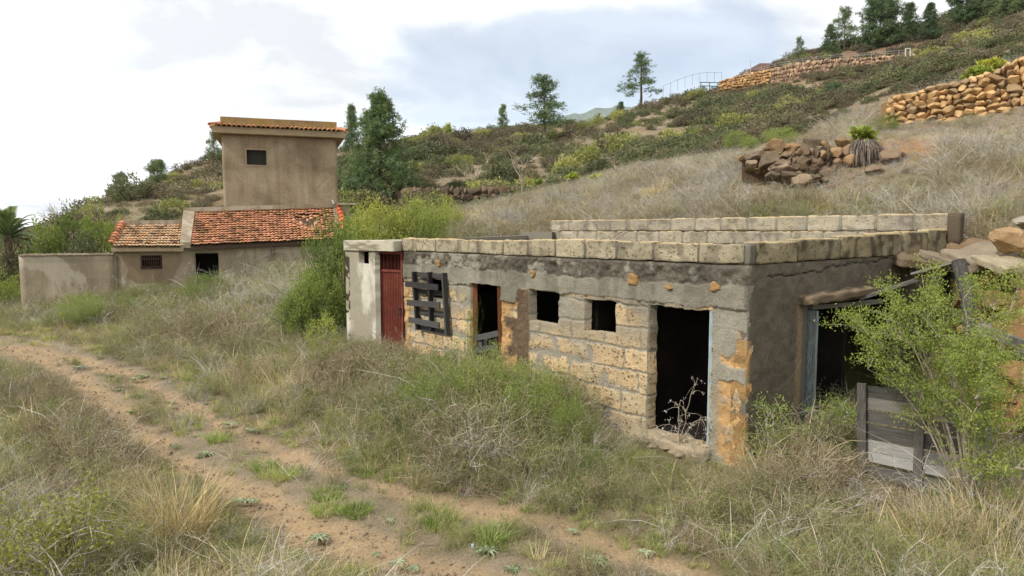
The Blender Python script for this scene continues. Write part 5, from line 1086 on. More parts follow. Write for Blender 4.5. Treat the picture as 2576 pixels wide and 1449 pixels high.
def bushpx(name, parts, px, ptop, pb, Y, wpx, rz, label, group=None, hh=1.25, cat='bush'):
    """crown centred at px, top at ptop, base at pb, wpx wide"""
    a_ = np.empty(len(parts[1].data.vertices)*3, np.float32); parts[1].data.vertices.foreach_get('co', a_); a_ = a_.reshape(-1, 3); hh = float(np.percentile(a_[:, 2], 98)); wr = float(np.percentile(np.abs(a_[:, :2]), 97))
    p = P(px, pb, Y); p[2] = min(p[2], float(hgt(p[0:1], p[1:2])[0])+.15); h = P(px, ptop, Y)[2]-p[2]; rr = wpx/2*Y/FOC/wr
    return place(parts, name, p, (rr, rr, h/hh), rz, label, cat, group)
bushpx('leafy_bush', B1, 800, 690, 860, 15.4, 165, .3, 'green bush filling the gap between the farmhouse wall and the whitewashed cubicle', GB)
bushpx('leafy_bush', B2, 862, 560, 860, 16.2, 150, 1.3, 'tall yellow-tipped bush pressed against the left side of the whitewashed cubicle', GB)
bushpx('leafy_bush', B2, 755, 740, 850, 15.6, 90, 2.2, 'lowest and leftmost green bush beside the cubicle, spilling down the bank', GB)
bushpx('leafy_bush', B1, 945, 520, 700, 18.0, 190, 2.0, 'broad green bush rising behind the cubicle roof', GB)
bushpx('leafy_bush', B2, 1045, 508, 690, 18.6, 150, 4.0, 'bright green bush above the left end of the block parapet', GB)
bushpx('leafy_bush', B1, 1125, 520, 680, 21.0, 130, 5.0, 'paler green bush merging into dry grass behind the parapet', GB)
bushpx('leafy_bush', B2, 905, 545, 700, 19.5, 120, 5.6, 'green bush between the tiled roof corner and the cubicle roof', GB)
# the small pale round shrub in front
B3 = bush(33, 1.0, 1.25, 150, 16, .085, m_lime, spread=.09, stems=40, zc=.75, lump=.2, hollow=.7, stemmat=m_deadw)
bushpx('round_shrub', B3, 815, 796, 905, 12.6, 84, 0, 'small pale green dome-shaped shrub on bare stems in front of the cubicle', cat='shrub')
# herb mound in front of the block wall, woolly and green
B4 = bush(34, 1.0, 1.1, 520, 26, .046, m_herb, spread=.07, stems=70, stem_r=.008, zc=.45, asp=.3, lump=.6, stemmat=m_herb2); B5 = bush(35, 1.0, 1.1, 380, 18, .040, m_herb2, spread=.075, stems=90, stem_r=.010, zc=.45, asp=.3, lump=.7, stemmat=m_scrub)
GH = 'green feathery weeds heaped against the block wall'
for k, (px, pt_, pb, Y, wp, B, lab) in enumerate(((1085, 935, 1110, 9.6, 190, B4, 'bright green weed clump furthest left in the heap, below the pallet'), (1215, 885, 1130, 9.7, 190, B4, 'tallest green weed clump, below the doorway between pallet and window'),
    (1345, 930, 1140, 9.0, 180, B4, 'dark green weed clump under the first square window'), (1160, 1010, 1200, 8.6, 190, B5, 'olive weed clump at the front of the heap, left half'), (1310, 1040, 1220, 8.2, 200, B5, 'browning weed clump at the front of the heap, right half'),
    (1430, 1010, 1190, 8.4, 130, B4, 'green weed clump at the right end of the heap near the second window'), (1000, 1000, 1120, 10.2, 150, B5, 'low olive weed clump in front of the red door'), (1600, 1190, 1290, 7.2, 170, B5, 'low olive weed clump in front of the open doorway'),
    (1480, 1130, 1250, 7.7, 150, B4, 'low green weed clump between the heap and the open doorway'))):
    bushpx('weed_clump', B, px, pt_, pb, Y, wp, k*1.1, lab, GH, hh=1.1, cat='weeds')
# vine in doorway one
B6 = bush(36, 1.0, 1.1, 200, 16, .05, m_herb, spread=.07, stems=40, stem_r=.01, zc=.5, asp=.35, lump=.8, stemmat=m_scrub)
for px, pt_, pb, wp, lab in ((1188, 785, 930, 46, 'tangle of green weeds climbing the left jamb of the narrow doorway'), (1240, 858, 915, 50, 'tangle of green weeds hanging inside the narrow doorway')):
    t, z = H(px, 850); Yd = FP.pt(t, z, .12)[1]; p = P(px, pb, Yd); h = P(px, pt_, Yd)[2]-p[2]; rr = wp/2*Yd/FOC; place(B6, 'doorway_weeds', p, (rr, rr*.6, h/1.05), 0 if px < 1200 else 2, lab, 'weeds')
t, z = H(1225, 870); m = MB(); 
ddoor = thing('scrap_boards', tuple(FP.pt(t, z, -.05)), 'grey broken boards leaning in the narrow doorway behind the weeds', 'boards')
for a, b_, o_ in (((1205, 905), (1208, 842), .0), ((1222, 905), (1224, 838), .03), ((1243, 905), (1246, 842), .0), ((1200, 850), (1256, 838), .04), ((1200, 880), (1255, 872), .04)):
    m = MB(); m.bar(pp(*a, o_-.02), pp(*b_, o_-.02), .02, .10, up=(*FP.d, 0) if abs(a[0]-b_[0]) < 20 else (0, 0, 1)); m.build('board', m_blackwood, ddoor)
# arching bright shrub before the lean-to
def arching(seed, base, targets, nleaf, size, mat, name, label, cat='shrub', sub=9, stem_r=.016, clus=.075, stemmat=m_deadw):
    r = np.random.RandomState(seed); root = thing(name, tuple(base), label, cat); S = MB(); Lf = MB(); base = np.array(base)
    for tg in targets:
        tg = np.array(tg); up = base*.45+tg*.55+np.array([0, 0, .35*np.linalg.norm(tg-base)]); s = np.linspace(0, 1, 9)[:, None]
        pts = base*(1-s)**2+2*up*s*(1-s)+tg*s*s+r.normal(0, .015, (9, 3))*s; S.tube(pts+[0, 0, 0], np.linspace(stem_r, stem_r*.22, 9), 5, a=.6)
        for k in range(sub):
            i = r.randint(3, 9); q = pts[i]; dd = unit((tg-base)*.5+r.normal(0, .8, 3)+[0, 0, .2]); l = r.uniform(.15, .42); q2 = [q, q+dd*l*.5+[0, 0, .03], q+dd*l-[0, 0, .04*l]]; S.tube(q2, [stem_r*.35, stem_r*.25, stem_r*.12], 3, a=.6)
            for f in (.45, .7, .9, 1.0):
                cc = q+dd*l*f; n_ = nleaf//4+1; c = cc+r.normal(0, clus, (n_, 3))*[1, 1, .55]; leaves(Lf, r, c, size, .5, up=.8, a=np.clip(r.normal(.5, .27)+r.normal(0, .14, n_)+.06, 0, 1))
    S.build('stem', stemmat, root); Lf.build('foliage', mat, root); return root
bs = G(2440, 1330, 5); tg = [P(x, y, Yv) for x, y, Yv in ((2230, 745, 6.9), (2330, 740, 6.8), (2420, 760, 6.7), (2150, 830, 7.0), (2270, 850, 6.5), (2370, 845, 6.4), (2480, 800, 6.6), (2560, 730, 6.9), (2520, 880, 6.2), (2590, 960, 6.0), (2400, 950, 6.0), (2460, 1000, 5.9), (2540, 1090, 5.7), (2180, 930, 6.7), (2600, 1180, 5.7), (2230, 800, 7.1), (2500, 760, 7.0), (2200, 860, 6.8), (2330, 800, 6.6), (2420, 900, 6.2), (2470, 900, 6.1))]
arching(41, bs, tg, 100, .027, m_lime, 'arching_shrub', 'large bright green arching shrub in front of the plank gate', sub=13, clus=.05, stem_r=.011)
bs = G(2130, 1190, 6); arching(42, bs+np.array([0, .3, 0]), [P(x, y, 8.0) for x, y in ((2080, 1060), (2120, 1030), (2150, 1070), (2100, 1100), (2060, 1100))], 40, .03, m_herb, 'small_shrub', 'low dark green shrub in the side doorway left of the plank gate', sub=8, clus=.06)
bs = G(1945, 1210, 6); arching(43, bs, [P(x, y, 7.7) for x, y in ((1925, 1060), (1945, 1030), (1968, 1060), (1950, 1110), (1920, 1120))], 40, .03, m_herb, 'small_shrub', 'upright green weed against the brown side wall near the corner', sub=8, clus=.05)
bs = G(170, 1455, 4); arching(44, bs, [P(x, y, Yv) for x, y, Yv in ((190, 1290, 5.3), (230, 1300, 5.3), (160, 1310, 5.3), (250, 1340, 5.3), (140, 1350, 5.3), (200, 1350, 5.2))], 22, .040, m_sap, 'leafy_sapling', 'olive green leafy sapling near the bottom left corner', sub=7, clus=.06)
bs = G(60, 1560, 3.6); arching(45, bs, [P(x, y, Yv) for x, y, Yv in ((10, 1370, 5.0), (60, 1385, 4.9), (100, 1400, 4.9), (30, 1430, 4.8), (130, 1420, 4.9), (-30, 1400, 5))], 22, .040, m_sap, 'leafy_sapling', 'low spreading olive green sapling in the bottom left corner', sub=7, clus=.06)
# dry stems: the dead plant in the dark doorway, bent stalks, twig heaps
def dead(seed, base, tips, r0, label, name='dead_plant', mat=m_deadw, child=5, seeds=0, cat='dead plant'):
    r = np.random.RandomState(seed); root = thing(name, tuple(base), label, cat); S = MB(); base = np.array(base); sd_ = []
    for tg in tips:
        tg = np.array(tg); mid = base*.5+tg*.5+r.normal(0, .06, 3); s = np.linspace(0, 1, 8)[:, None]; pts = base*(1-s)**2+2*mid*s*(1-s)+tg*s*s+r.normal(0, .008, (8, 3)); S.tube(pts, np.linspace(r0, r0*.3, 8), 4, a=.6)
        for k in range(child):
            i = r.randint(2, 8); q = pts[i]; d = unit(r.normal(0, 1, 3)+[0, 0, .6]); pp_ = [q]; l = r.uniform(.08, .22)
            for _ in range(5): d = unit(d+r.normal(0, .2, 3)-[0, 0, .25]); q = q+d*l/4; pp_.append(q)
            S.tube(pp_, np.linspace(r0*.45, r0*.15, 6), 3, a=.8); sd_.append(q)
    S.build('stem', mat, root)
    if seeds:
        Lf = MB(); c = np.repeat(np.array(sd_), seeds, 0)+r.normal(0, .012, (len(sd_)*seeds, 3)); leaves(Lf, r, c, .022, .5); Lf.build('seed_heads', m_pale, root)
    return root
b0 = FP.pt((tD2l+tD2r)/2-.10, .3, .10)
dead(51, b0, [FP.pt(*FP.hit(1770, 950), .15), FP.pt(*FP.hit(1730, 1000), .15), FP.pt(*FP.hit(1700, 1060), .2), FP.pt(*FP.hit(1785, 1040), .15)], .008, 'brittle dead seed stalk standing in the dark open doorway', seeds=6, child=9)
g0 = G(100, 1420, 4)
dead(52, G(125, 1395, 4), [P(92, 1240, 5.6), P(60, 1290, 5.5), P(150, 1230, 5.7), P(50, 1330, 5.4)], .009, 'pale bent stalks sticking up from grey brush at the lower left', child=8)
dead(53, G(10, 1380, 4), [P(150, 1415, 5.2), P(120, 1395, 5.2), P(90, 1430, 5.1), P(140, 1380, 5.3)], .010, 'heap of pale fallen stalks at the left edge of the verge', child=7)
dead(54, G(420, 1330, 4), [P(560, 1420, 5.3), P(610, 1440, 5.2), P(520, 1360, 5.5)], .007, 'long thin fallen stems lying across grass near the bottom edge', child=8)
dead(55, G(2130, 1290, 4), [P(2190, 1140, 6.4), P(2110, 1150, 6.5), P(2240, 1210, 6.3), P(2060, 1180, 6.5), P(2160, 1200, 6.3)], .008, 'tangle of pale arching stems in front of the plank gate', child=12)
dead(56, G(2020, 1330, 4), [P(2180, 1240, 6.0), P(2200, 1255, 5.9), P(2150, 1290, 5.8), P(2230, 1235, 6.0)], .009, 'pale fallen branches lying below the side doorway', child=10)
# straw tussocks
def tussock(px, py, h, Rr, n_, seed, mat, label, name='grass_tussock', group=None, w=.008, lean=.25, dr=.35, y0=4.0, parts='blades'):
    b = G(px, py, y0); root = thing(name, tuple(b), label, 'grass tuft', group); m = MB(); r = np.random.RandomState(seed); blades(m, r, n_, Rr, (h*.5, h), w, lean, dr, seg=5, base=b, wob=.01); m.build(parts, mat, root); return root
tussock(455, 1350, .78, .30, 420, 1, m_dry, 'tall straw-coloured grass tussock beside the path at lower left', lean=.3)
tussock(330, 1340, .30, .22, 260, 2, m_green, 'dark green grass tuft left of the tall straw tussock', lean=.35)
for k, (px, py, h, lab) in enumerate(((672, 1190, .20, 'bright green grass tuft on the path strip, left of its pair'), (715, 1208, .22, 'bright green grass tuft on the path strip, right of its pair'), (820, 1255, .16, 'upper of two small green tufts between the wheel tracks'), (822, 1290, .18, 'lower of two small green tufts between the wheel tracks'),
    (895, 1300, .22, 'green grass tuft mixed with dry blades between the wheel tracks'), (1110, 1330, .32, 'taller green and dry tuft at the lower middle of the path'), (550, 1112, .24, 'small dark green plant on the path strip near dry twigs'), (1235, 1370, .24, 'green tuft near the right wheel track'))):
    tussock(px, py, h, .13, 190, 60+k, m_green, lab, 'green_tuft', 'green tufts growing between the wheel tracks', w=.009, lean=.5, dr=.4)
for k, (px, py, h) in enumerate(((2410, 1400, .75), (2500, 1380, .85), (2560, 1330, .9), (2330, 1380, .6))):
    tussock(px, py, h, .2, 150, 80+k, m_dry, ['tall dry grass clump with bent tips right of the gate foot', 'tall dry grass clump second from the right edge', 'tallest dry grass clump at the right edge', 'short dry grass clump below the plank gate'][k], group='dry grass clumps at the lower right', w=.007, lean=.25, dr=.3)
for k, (px, py, h) in enumerate(((1905, 1215, .6), (1975, 1200, .62), (2050, 1195, .5))):
    tussock(px, py, h, .16, 110, 90+k, m_dry, ['dry grass clump at the building corner', 'dry grass clump against the brown side wall', 'dry grass clump below the pale blue door jamb'][k], group='dry grass clumps by the side wall', w=.006, lean=.2, dr=.3)
# thistle rosettes pressed to the path
def rosette(seed):
    r = np.random.RandomState(seed); m = MB(); n_ = 13
    for i in range(n_):
        th = i*2.4; L = r.uniform(.09, .15); d = np.array([math.cos(th), math.sin(th), 0]); x = np.array([-d[1], d[0], 0]); V = []
        for s in np.linspace(0, 1, 8):
            w_ = L*.34*math.sin(math.pi*min(1, s*.9+.08))*(1 if int(s*7) % 2 else .5); z = .012+.06*s*(1-s)*1.6+.01*i/n_; V += [d*L*s-x*w_*.5+[0, 0, z+.012], d*L*s+[0, 0, z], d*L*s+x*w_*.5+[0, 0, z+.012]]
        Q = []
        for j in range(7):
            for q in (0, 1): Q.append([3*j+q, 3*j+q+1, 3*j+q+4, 3*j+q+3])
        m.add(V, Q=Q, a=float(r.rand()))
    return mesh_np('rosette', np.concatenate(m.V), np.concatenate(m.Q), m_rose, attrs={'v': np.concatenate(m.A)}, link=False)
RS = [rosette(k) for k in range(4)]
rp = [(255, 905), (300, 905), (160, 905), (230, 990), (360, 950), (410, 955), (470, 925), (350, 1000), (300, 985), (430, 1030), (520, 1018), (400, 1065), (330, 1040), (470, 1045), (455, 1083), (440, 1128), (495, 1100), (340, 960), (280, 950), (560, 1010), (600, 1020), (640, 1090), (625, 1085), (500, 1152), (520, 1150), (430, 1015), (380, 1025), (575, 1075), (610, 1270), (640, 1265), (900, 1200), (930, 1190), (860, 1235), (945, 1400), (800, 1362), (1000, 1430), (1040, 1440), (1225, 1400), (1150, 1330), (980, 1320), (1250, 1325), (1110, 1205), (1290, 1440), (1340, 1440), (1500, 1420), (1620, 1400), (1440, 1340), (200, 930), (520, 985), (590, 1045)]
for k, (px, py) in enumerate(rp):
    p = G(px, py, 4); o = RS[k % 4].copy(); C.objects.link(o); o.name = 'thistle_rosette'; s = .45+.75*((k*37) % 10)/10; o.location = p+[0, 0, -.005]; o.scale = (s, s, s); o.rotation_euler = (0, 0, k*1.7)
    tag(o, ('tiny ' if s < .65 else 'large ' if s > 1.0 else '')+'grey green thistle rosette '+min([(290, 905, 'at the far bend of the path'), (560, 1015, 'on the far right verge of the path'), (430, 1030, 'in the middle of the far track'), (350, 1000, 'along the far left rut'), (480, 1090, 'where the ruts pass the grey brush'), (505, 1152, 'near the twin green tufts'), (620, 1070, 'on the strip above the twin tufts'), (625, 1267, 'right of the straw tussock'), (900, 1210, 'beside the small green tufts'), (950, 1400, 'in the near left rut'), (1130, 1330, 'on the near grassy strip'), (1030, 1435, 'at the bottom edge of the path'), (1235, 1400, 'beside the blue litter scrap'), (1315, 1440, 'low in the bottom middle of the path'), (1500, 1400, 'near the right end of the path')], key=lambda l: (l[0]-px)**2+(l[1]-py)**2)[2], 'thistle', 'thistle rosettes flat on the path')
# gravel
gm = SC[3]; stn = []
for i in range(3):
    V = gm[0]*1.0; V = unit(V)*(0.8+.4*vnoise(V[:, 0]*1.5+i, V[:, 1]*1.5, V[:, 2]*1.5))[:, None]*[1, .8, .55]; stn.append(mesh_np('stone_%d' % i, V, gm[1], mat_rough('gravel_%d' % i, [(0.3, srgb(104, 92, 84)), (0.7, srgb(166, 146, 124))], scale=9, bscale=60), link=False))
col_ = bpy.data.collections.new('kinds_of_stone'); [col_.objects.link(o) for o in stn]; PROTO_OBJ['stone'] = (col_, 3)
q = 60000; Y = rng.uniform(4.5, 17, q); X = rng.uniform(-1, 1, q)*(Y*.8+1); w_, md_ = track(X, Y); okk = (rng.rand(q) < np.clip(md_*.9-w_*.55*(fbm(X*1.5, Y*1.5, seed=9) < .55), 0, 1)+.03) & ~inpoly(X, Y, SHEDP); X, Y = X[okk], Y[okk]; q = len(X)
s = rng.lognormal(-4.8, .5, q); scatter('gravel', 'stone', np.stack([X, Y, hgt(X, Y)-.012], -1), rng.uniform(0, 6, (q, 3)), np.stack([s, s, s], -1), rng.randint(0, 3, q))
# ---------------------------------------------------------------- left side: palm, bare trees, yellow bushes
m_palm = mat_leaf('palm_leaflets', [srgb(78, 96, 62), srgb(104, 122, 80), srgb(134, 146, 104)])
def palm(seed, base, h, n_, L, name, label, trunk=True, mat=m_dkgreen, r0=.14):
    r = np.random.RandomState(seed); root = thing(name, tuple(base), label, 'palm'); top = np.array(base)+[0, 0, h]
    if trunk: m = MB(); m.tube([np.array(base)-[0, 0, .2], np.array(base)+[.02, 0, h*.5], top], [r0*1.1, r0, r0*.9], 9, a=.4); m.build('trunk', m_bark, root)
    m = MB()
    for i in range(n_):
        th = r.rand()*6.28; el = r.uniform(-.1, 1.5); d = np.array([math.cos(th)*math.cos(el), math.sin(th)*math.cos(el), math.sin(el)]); s = np.linspace(0, 1, 10)[:, None]; l = L*r.uniform(.8, 1.1)
        pts = top+d*l*s-np.array([0, 0, 1])*l*.55*s**2.2*math.cos(el*.6); m.tube(pts, np.linspace(.018*L, .004*L, 10), 3, a=.3)
        tn = np.gradient(pts, axis=0); sd_ = unit(np.cross(tn, [0, 0, 1]))
        for j in range(26):
            f = .12+.86*j/26; i0 = f*9; a = int(i0); q = pts[a]*(1-(i0-a))+pts[min(9, a+1)]*(i0-a); ll = l*.17*math.sin(math.pi*(.12+.8*f))
            for sg in (1, -1):
                e = q+sd_[a]*sg*ll*.8+unit(tn[a])*ll*.55-[0, 0, .25*ll]; x = unit(tn[a])*.011*L; m.add([q-x, q+x, e], T=[[0, 1, 2]], a=.2+.5*r.rand())
    V = np.concatenate(m.V); mesh_np('crown', V, [np.concatenate(m.Q), np.concatenate(m.T)], mat, root, attrs={'v': np.concatenate(m.A)}); return root
palm(1, P(30, 760, 25), P(42, 600, 25)[2]-P(42, 760, 25)[2], 60, 1.8, 'palm_tree', 'dark feathery date palm at the far left edge', mat=m_palm)
palm(2, P(150, 640, 30)-np.array([0, 0, .8]), 1.0, 24, 1.2, 'palm_tree', 'small palm half hidden in yellow-green bushes behind the yard wall')
palm(3, onland(1505, 290, 98), .5, 30, 1.3, 'palm_tree', 'tiny spiky palm on the ridge left of the small round pine', mat=m_ygreen)
palm(4, onland(2275, 222, 52), 1.3, 46, 1.3, 'palm_tree', 'drooping mop-headed palm above the left end of the dry stone wall')
palm(5, onland(2500, 130, 48), .7, 50, 1.6, 'palm_tree', 'low drooping palm on the upper right slope')
def bare(seed, base, h, label, name='bare_tree', mat=m_bark, r0=.05, levels=4, spread=.55, lv=0, up=.35):
    r = np.random.RandomState(seed); root = thing(name, tuple(base), label, 'tree'); T = MB(); B = MB(); tips = []
    def grow_(p, d, l, rad, lev):
        pts = [p]
        for _ in range(4): d = unit(d+r.normal(0, .16, 3)+[0, 0, .04]); p = p+d*l/4; pts.append(p)
        (T if lev == levels else B).tube(pts, np.linspace(rad, rad*.62, 5), 5 if lev > 1 else 3, a=.5)
        if lev == 0: tips.append(p); return
        for _ in range(3 if lev > 1 else 3): grow_(pts[r.randint(2, 5)], unit(d+r.normal(0, spread, 3)+[0, 0, up*.5]), l*r.uniform(.55, .8), rad*.55, lev-1)
    grow_(np.array(base)-[0, 0, .1], np.array([0.05, 0, 1.0]), h*.36, r0, levels); T.build('trunk', mat, root); B.build('branches', mat, root)
    if lv: m = MB(); c = np.array(tips)[r.randint(len(tips), size=lv)]+r.normal(0, .1, (lv, 3)); leaves(m, r, c, .09, .5); m.build('leaves', m_ygreen, root)
    return root
bare(5, P(190, 660, 27), P(190, 468, 27)[2]-P(190, 660, 27)[2], 'leafless grey tree standing above yellow-green bushes left of the house', levels=5, r0=.07)
bare(6, P(262, 620, 30), P(262, 498, 30)[2]-P(262, 620, 30)[2], 'smaller leafless tree right beside the lower tiled roof', levels=4, r0=.05)
bare(7, P(262, 700, 24)-np.array([3.4, 0, 0]), 2.2, 'thin bare grey shrub between the palm and the yard wall', levels=5, r0=.04)
bare(8, onland(1548, 418, 27), P(1548, 372, 27)[2]-onland(1548, 418, 27)[2]+.35, 'low silvery dead tree with forked branches on the grassy crest', mat=m_deadw, levels=4, r0=.06, spread=.8, up=0)
bare(9, onland(1312, 482, 30), P(1312, 330, 30)[2]-onland(1312, 482, 30)[2], 'slender pale leafless tree rising from the dark slope', mat=m_deadw, levels=3, r0=.045, spread=.4)
B7 = bush(37, 1.0, 1.25, 220, 16, .10, m_bush, spread=.08, stems=40); B8 = bush(38, 1.0, 1.25, 200, 14, .10, m_dkgreen, spread=.09, stems=40, lump=.8)
GL = 'bushes behind the yard wall'
for k, (px, pt_, pb, Y, wp, B, lab) in enumerate(((185, 540, 690, 26, 110, B7, 'yellow-green bush in the middle of the yard thicket'), (255, 548, 660, 25.5, 100, B7, 'brightest yellow-green bush touching the lower tiled roof'), (130, 560, 700, 25, 90, B7, 'yellow-green bush low against the left part of the yard wall'), (215, 585, 690, 24.5, 120, B8, 'dark green bush just over the yard wall coping'),
    (90, 600, 740, 25.5, 110, B8, 'dark green bush at the corner of the yard wall'), (20, 620, 780, 24, 120, B8, 'dark grey green bush below the palm'), (20, 700, 800, 21.5, 90, B7, 'orange-flecked bush at the left edge beside the yard wall'), (-60, 560, 780, 27, 160, B8, 'dark bush at the very left edge behind the palm'), (300, 562, 650, 29, 80, B7, 'small yellow-green bush peeking over the lower roof'))):
    bushpx('leafy_bush', B, px, pt_, pb, Y, wp, k*.9, lab, GL)
for px, pt_, pb, Y, wp, lab in ((205, 740, 800, 18, 110, 'low soft green bush on the verge in front of the yard wall'), (520, 690, 760, 20, 110, 'green bush growing before the farmhouse door'), (330, 750, 800, 19.3, 120, 'low green bush under the barred window')):
    bushpx('leafy_bush', B4, px, pt_, pb, Y, wp, px, lab, 'low green bushes in front of the farmhouse', hh=1.1)
# ---------------------------------------------------------------- far hillside shrubs, one by one
HB = [bush(60+k, 1.0, 1.0, 150, 9, .19, mt, spread=.10, stems=14, stem_r=.03, zc=.5, lump=.45, hollow=.6) for k, mt in enumerate((m_ygreen, m_ygreen, m_olive, m_dkgreen))]
GS = 'shrubs dotted over the far hillside'
big = [(1745, 250, 42, 96, 0, 'large rounded yellow-green shrub below the hilltop gate'), (1600, 322, 34, 76, 0, 'yellow-green shrub on the slope under the tall open pine'), (1500, 350, 34, 72, 0, 'pale yellow-green shrub halfway between the two ridge pines'), (1362, 375, 60, 80, 3, 'dark round shrub at the foot of the irregular ridge pine'), (1245, 345, 36, 70, 0, 'pale shrub left of the narrow ridge pine'),
 (2065, 215, 60, 62, 0, 'rounded yellow-green shrub hiding part of the hilltop retaining wall'), (1980, 250, 46, 66, 0, 'yellow-green shrub just under the hilltop retaining wall'), (1850, 310, 40, 60, 0, 'pale green shrub on the middle slope'), (2010, 275, 44, 56, 2, 'olive shrub left of the bushy young pine'), (2290, 100, 36, 90, 0, 'yellow shrub below the hilltop pines'), (2330, 130, 36, 84, 0, 'yellow shrub right of the retaining wall end'),
 (2520, 80, 50, 62, 0, 'pale yellow-green shrub on the upper right slope'), (2560, 110, 40, 60, 3, 'dark green shrub at the right edge of the upper slope'), (430, 475, 40, 54, 0, 'yellow-green shrub on the left slope beside the round-topped pine'), (500, 470, 34, 52, 1, 'bright shrub on the left slope below the tower'), (548, 480, 40, 50, 1, 'tall bright green shrub next to the tower wall on the left slope'), (520, 440, 36, 58, 2, 'olive shrub on the skyline left of the tower'), (370, 500, 34, 50, 0, 'pale shrub on the left slope skyline'), (2180, 165, 30, 80, 2, 'olive shrub on top of the retaining wall')]
hb = []; LM = [(x[1], (x[2]+x[3])/2, n_) for x, n_ in zip(pines, ('the narrow pine by the tower', 'the ragged pine by the tower', 'the biggest pine', 'the biggest pine', 'the tower foot', 'the pine behind the tower', 'the round-topped pine', 'the sparse pine above the tiled roof', 'the narrow ridge pine', 'the irregular ridge pine', 'the tall open pine', 'the very small round pine', 'the pine behind the railing', 'the slim twin pine', 'the tall pointed pine', 'the massive domed pine', 'the pointed hilltop pines', 'the pointed hilltop pines', 'the dense pines at the top', 'the dense pines at the top', 'the dense pines at the top', 'the top right pine', 'the bushy young pine', 'the small bushy pine'))]+[(1250, 480, 'the dark terrace wall'), (1130, 350, 'the spiky ridge stalks'), (1790, 215, 'the hilltop gate'), (1880, 195, 'the golden end of the retaining wall'), (2150, 165, 'the pinkish retaining wall'), (2350, 240, 'the dry stone wall'), (2540, 190, 'the succulent on the stone wall'), (1545, 395, 'the silvery dead tree'), (1312, 400, 'the slender leafless tree')]
for k, (px, pb, wp, Y, kd, lab) in enumerate(big):
    p = onland(px, pb+12, Y); rr = wp/2*Y/FOC; place(HB[kd], 'hillside_shrub', p-[0, 0, .1], (rr, rr, rr*1.1), k, lab, 'shrub', GS); hb.append(p)
q = 0; r = np.random.RandomState(99); labs = ['yellow-green rounded shrub scattered on the far hillside', 'light green rounded shrub scattered on the far hillside', 'olive brown shrub scattered on the far hillside', 'dark green shrub scattered on the far hillside']
for k in range(6000):
    if q >= 250: break
    Y = r.uniform(34, 112); X = math.tan(r.uniform(-.62, .70))*Y; z = float(hgt(np.array([X]), np.array([Y]))[0]); px, py = proj(X, Y, z)
    if Y < 46 and X > -4 and X < 14: continue
    if -26 < X < -4 and Y < 32: continue
    if px < 180 or px > 2650 or vnoise(X*.06, Y*.06, seed=4) < .32: continue
    # skip what another part of the slope hides
    ys = np.linspace(Y*.55, Y*.985, 30); zs_v = CAMZ+(z+.8-CAMZ)*ys/Y
    if np.any(hgt(X*ys/Y, ys, False) > zs_v): continue
    kd = r.choice(4, p=(.24, .2, .34, .22)); rr = r.uniform(.55, 1.25); place(HB[kd], 'hillside_shrub', (X, Y, z-.1), (rr, rr, rr*r.uniform(.7, 1.1)), r.rand()*6, ('%s %s near %s' % ('small' if rr < .75 else 'wide' if rr > 1.05 else 'medium-sized', labs[kd].replace(' scattered on the far hillside', ''), min(LM, key=lambda l: (l[0]-px)**2+(l[1]-py)**2)[2])), 'shrub', GS); q += 1
print('shrubs', q)
GD = 'green shrubs in the dry grass of the near slope'
for k, (px, pt_, pb, Y, wp, B, lab) in enumerate(((1962, 322, 362, 21.5, 84, B4, 'fresh green shrub on the dry slope between the bushy young pine and the ridge'), (1852, 330, 368, 24, 70, B4, 'green shrub on the dry slope just above the crest left of the terrace wall'), (1890, 345, 372, 23, 40, B4, 'small bright green shrub between two larger ones above the terrace wall'),
    (2570, 395, 460, 14.5, 60, B4, 'green shrub in the dry grass at the right edge'), (2230, 290, 330, 22, 60, B4, 'light green weed clump at the left foot of the dry stone wall'), (2440, 285, 325, 20.5, 70, B5, 'olive green clump at the foot of the dry stone wall'), (1700, 505, 545, 17.5, 60, B5, 'low green clump in dry grass just behind the rear parapet'), (2010, 495, 540, 15, 70, B5, 'low green clump behind the rear parapet, right of centre'), (1180, 545, 590, 22, 90, B5, 'olive green clump left of the rear parapet'))):
    bushpx('slope_shrub', B, px, pt_, pb, Y, wp, k, lab, GD, cat='shrub')
# columnar euphorbias and agaves on the ridge
def candel(seed, px, pb, Y, hpx, n_, label):
    r = np.random.RandomState(seed); b = onland(px, pb, Y); root = thing('candelabra_plant', tuple(b), label, 'succulent'); h = hpx*Y/FOC; S = MB(); Lf = MB()
    for k in range(n_):
        o = r.normal(0, .25, 3)*[1, 1, 0]; hh = h*r.uniform(.7, 1.05); q = b+o+[r.normal(0, .1), 0, hh]; S.tube([b+o*.4-[0, 0, .2], b+o+[0, 0, hh*.5], q], [.10, .09, .08], 6, a=.5)
        c = np.tile(q, (60, 1))+r.normal(0, .06, (60, 3)); leaves(Lf, r, c, .45, .2, up=.4); c = b+o+[0, 0, hh]*np.array(r.uniform(.35, .95, (60, 1)))+r.normal(0, .05, (60, 3)); leaves(Lf, r, c, .28, .25, up=-1.0, a=.9)
    S.build('stem', m_deadw, root); Lf.build('leaves', m_agave, root)
candel(1, 1086, 362, 80, 32, 2, 'pair of thin spiky stalks on the ridge right of the biggest pine'); candel(2, 1129, 352, 82, 40, 4, 'cluster of thick spiky yellowish stalks on the ridge skyline'); candel(3, 1121, 352, 84, 30, 1, 'single thin spiky stalk left of the thick cluster')
palm(8, onland(1210, 350, 84), .3, 20, .8, 'yucca', 'tiny spiky yucca on the ridge near the far blue mountain', trunk=False)
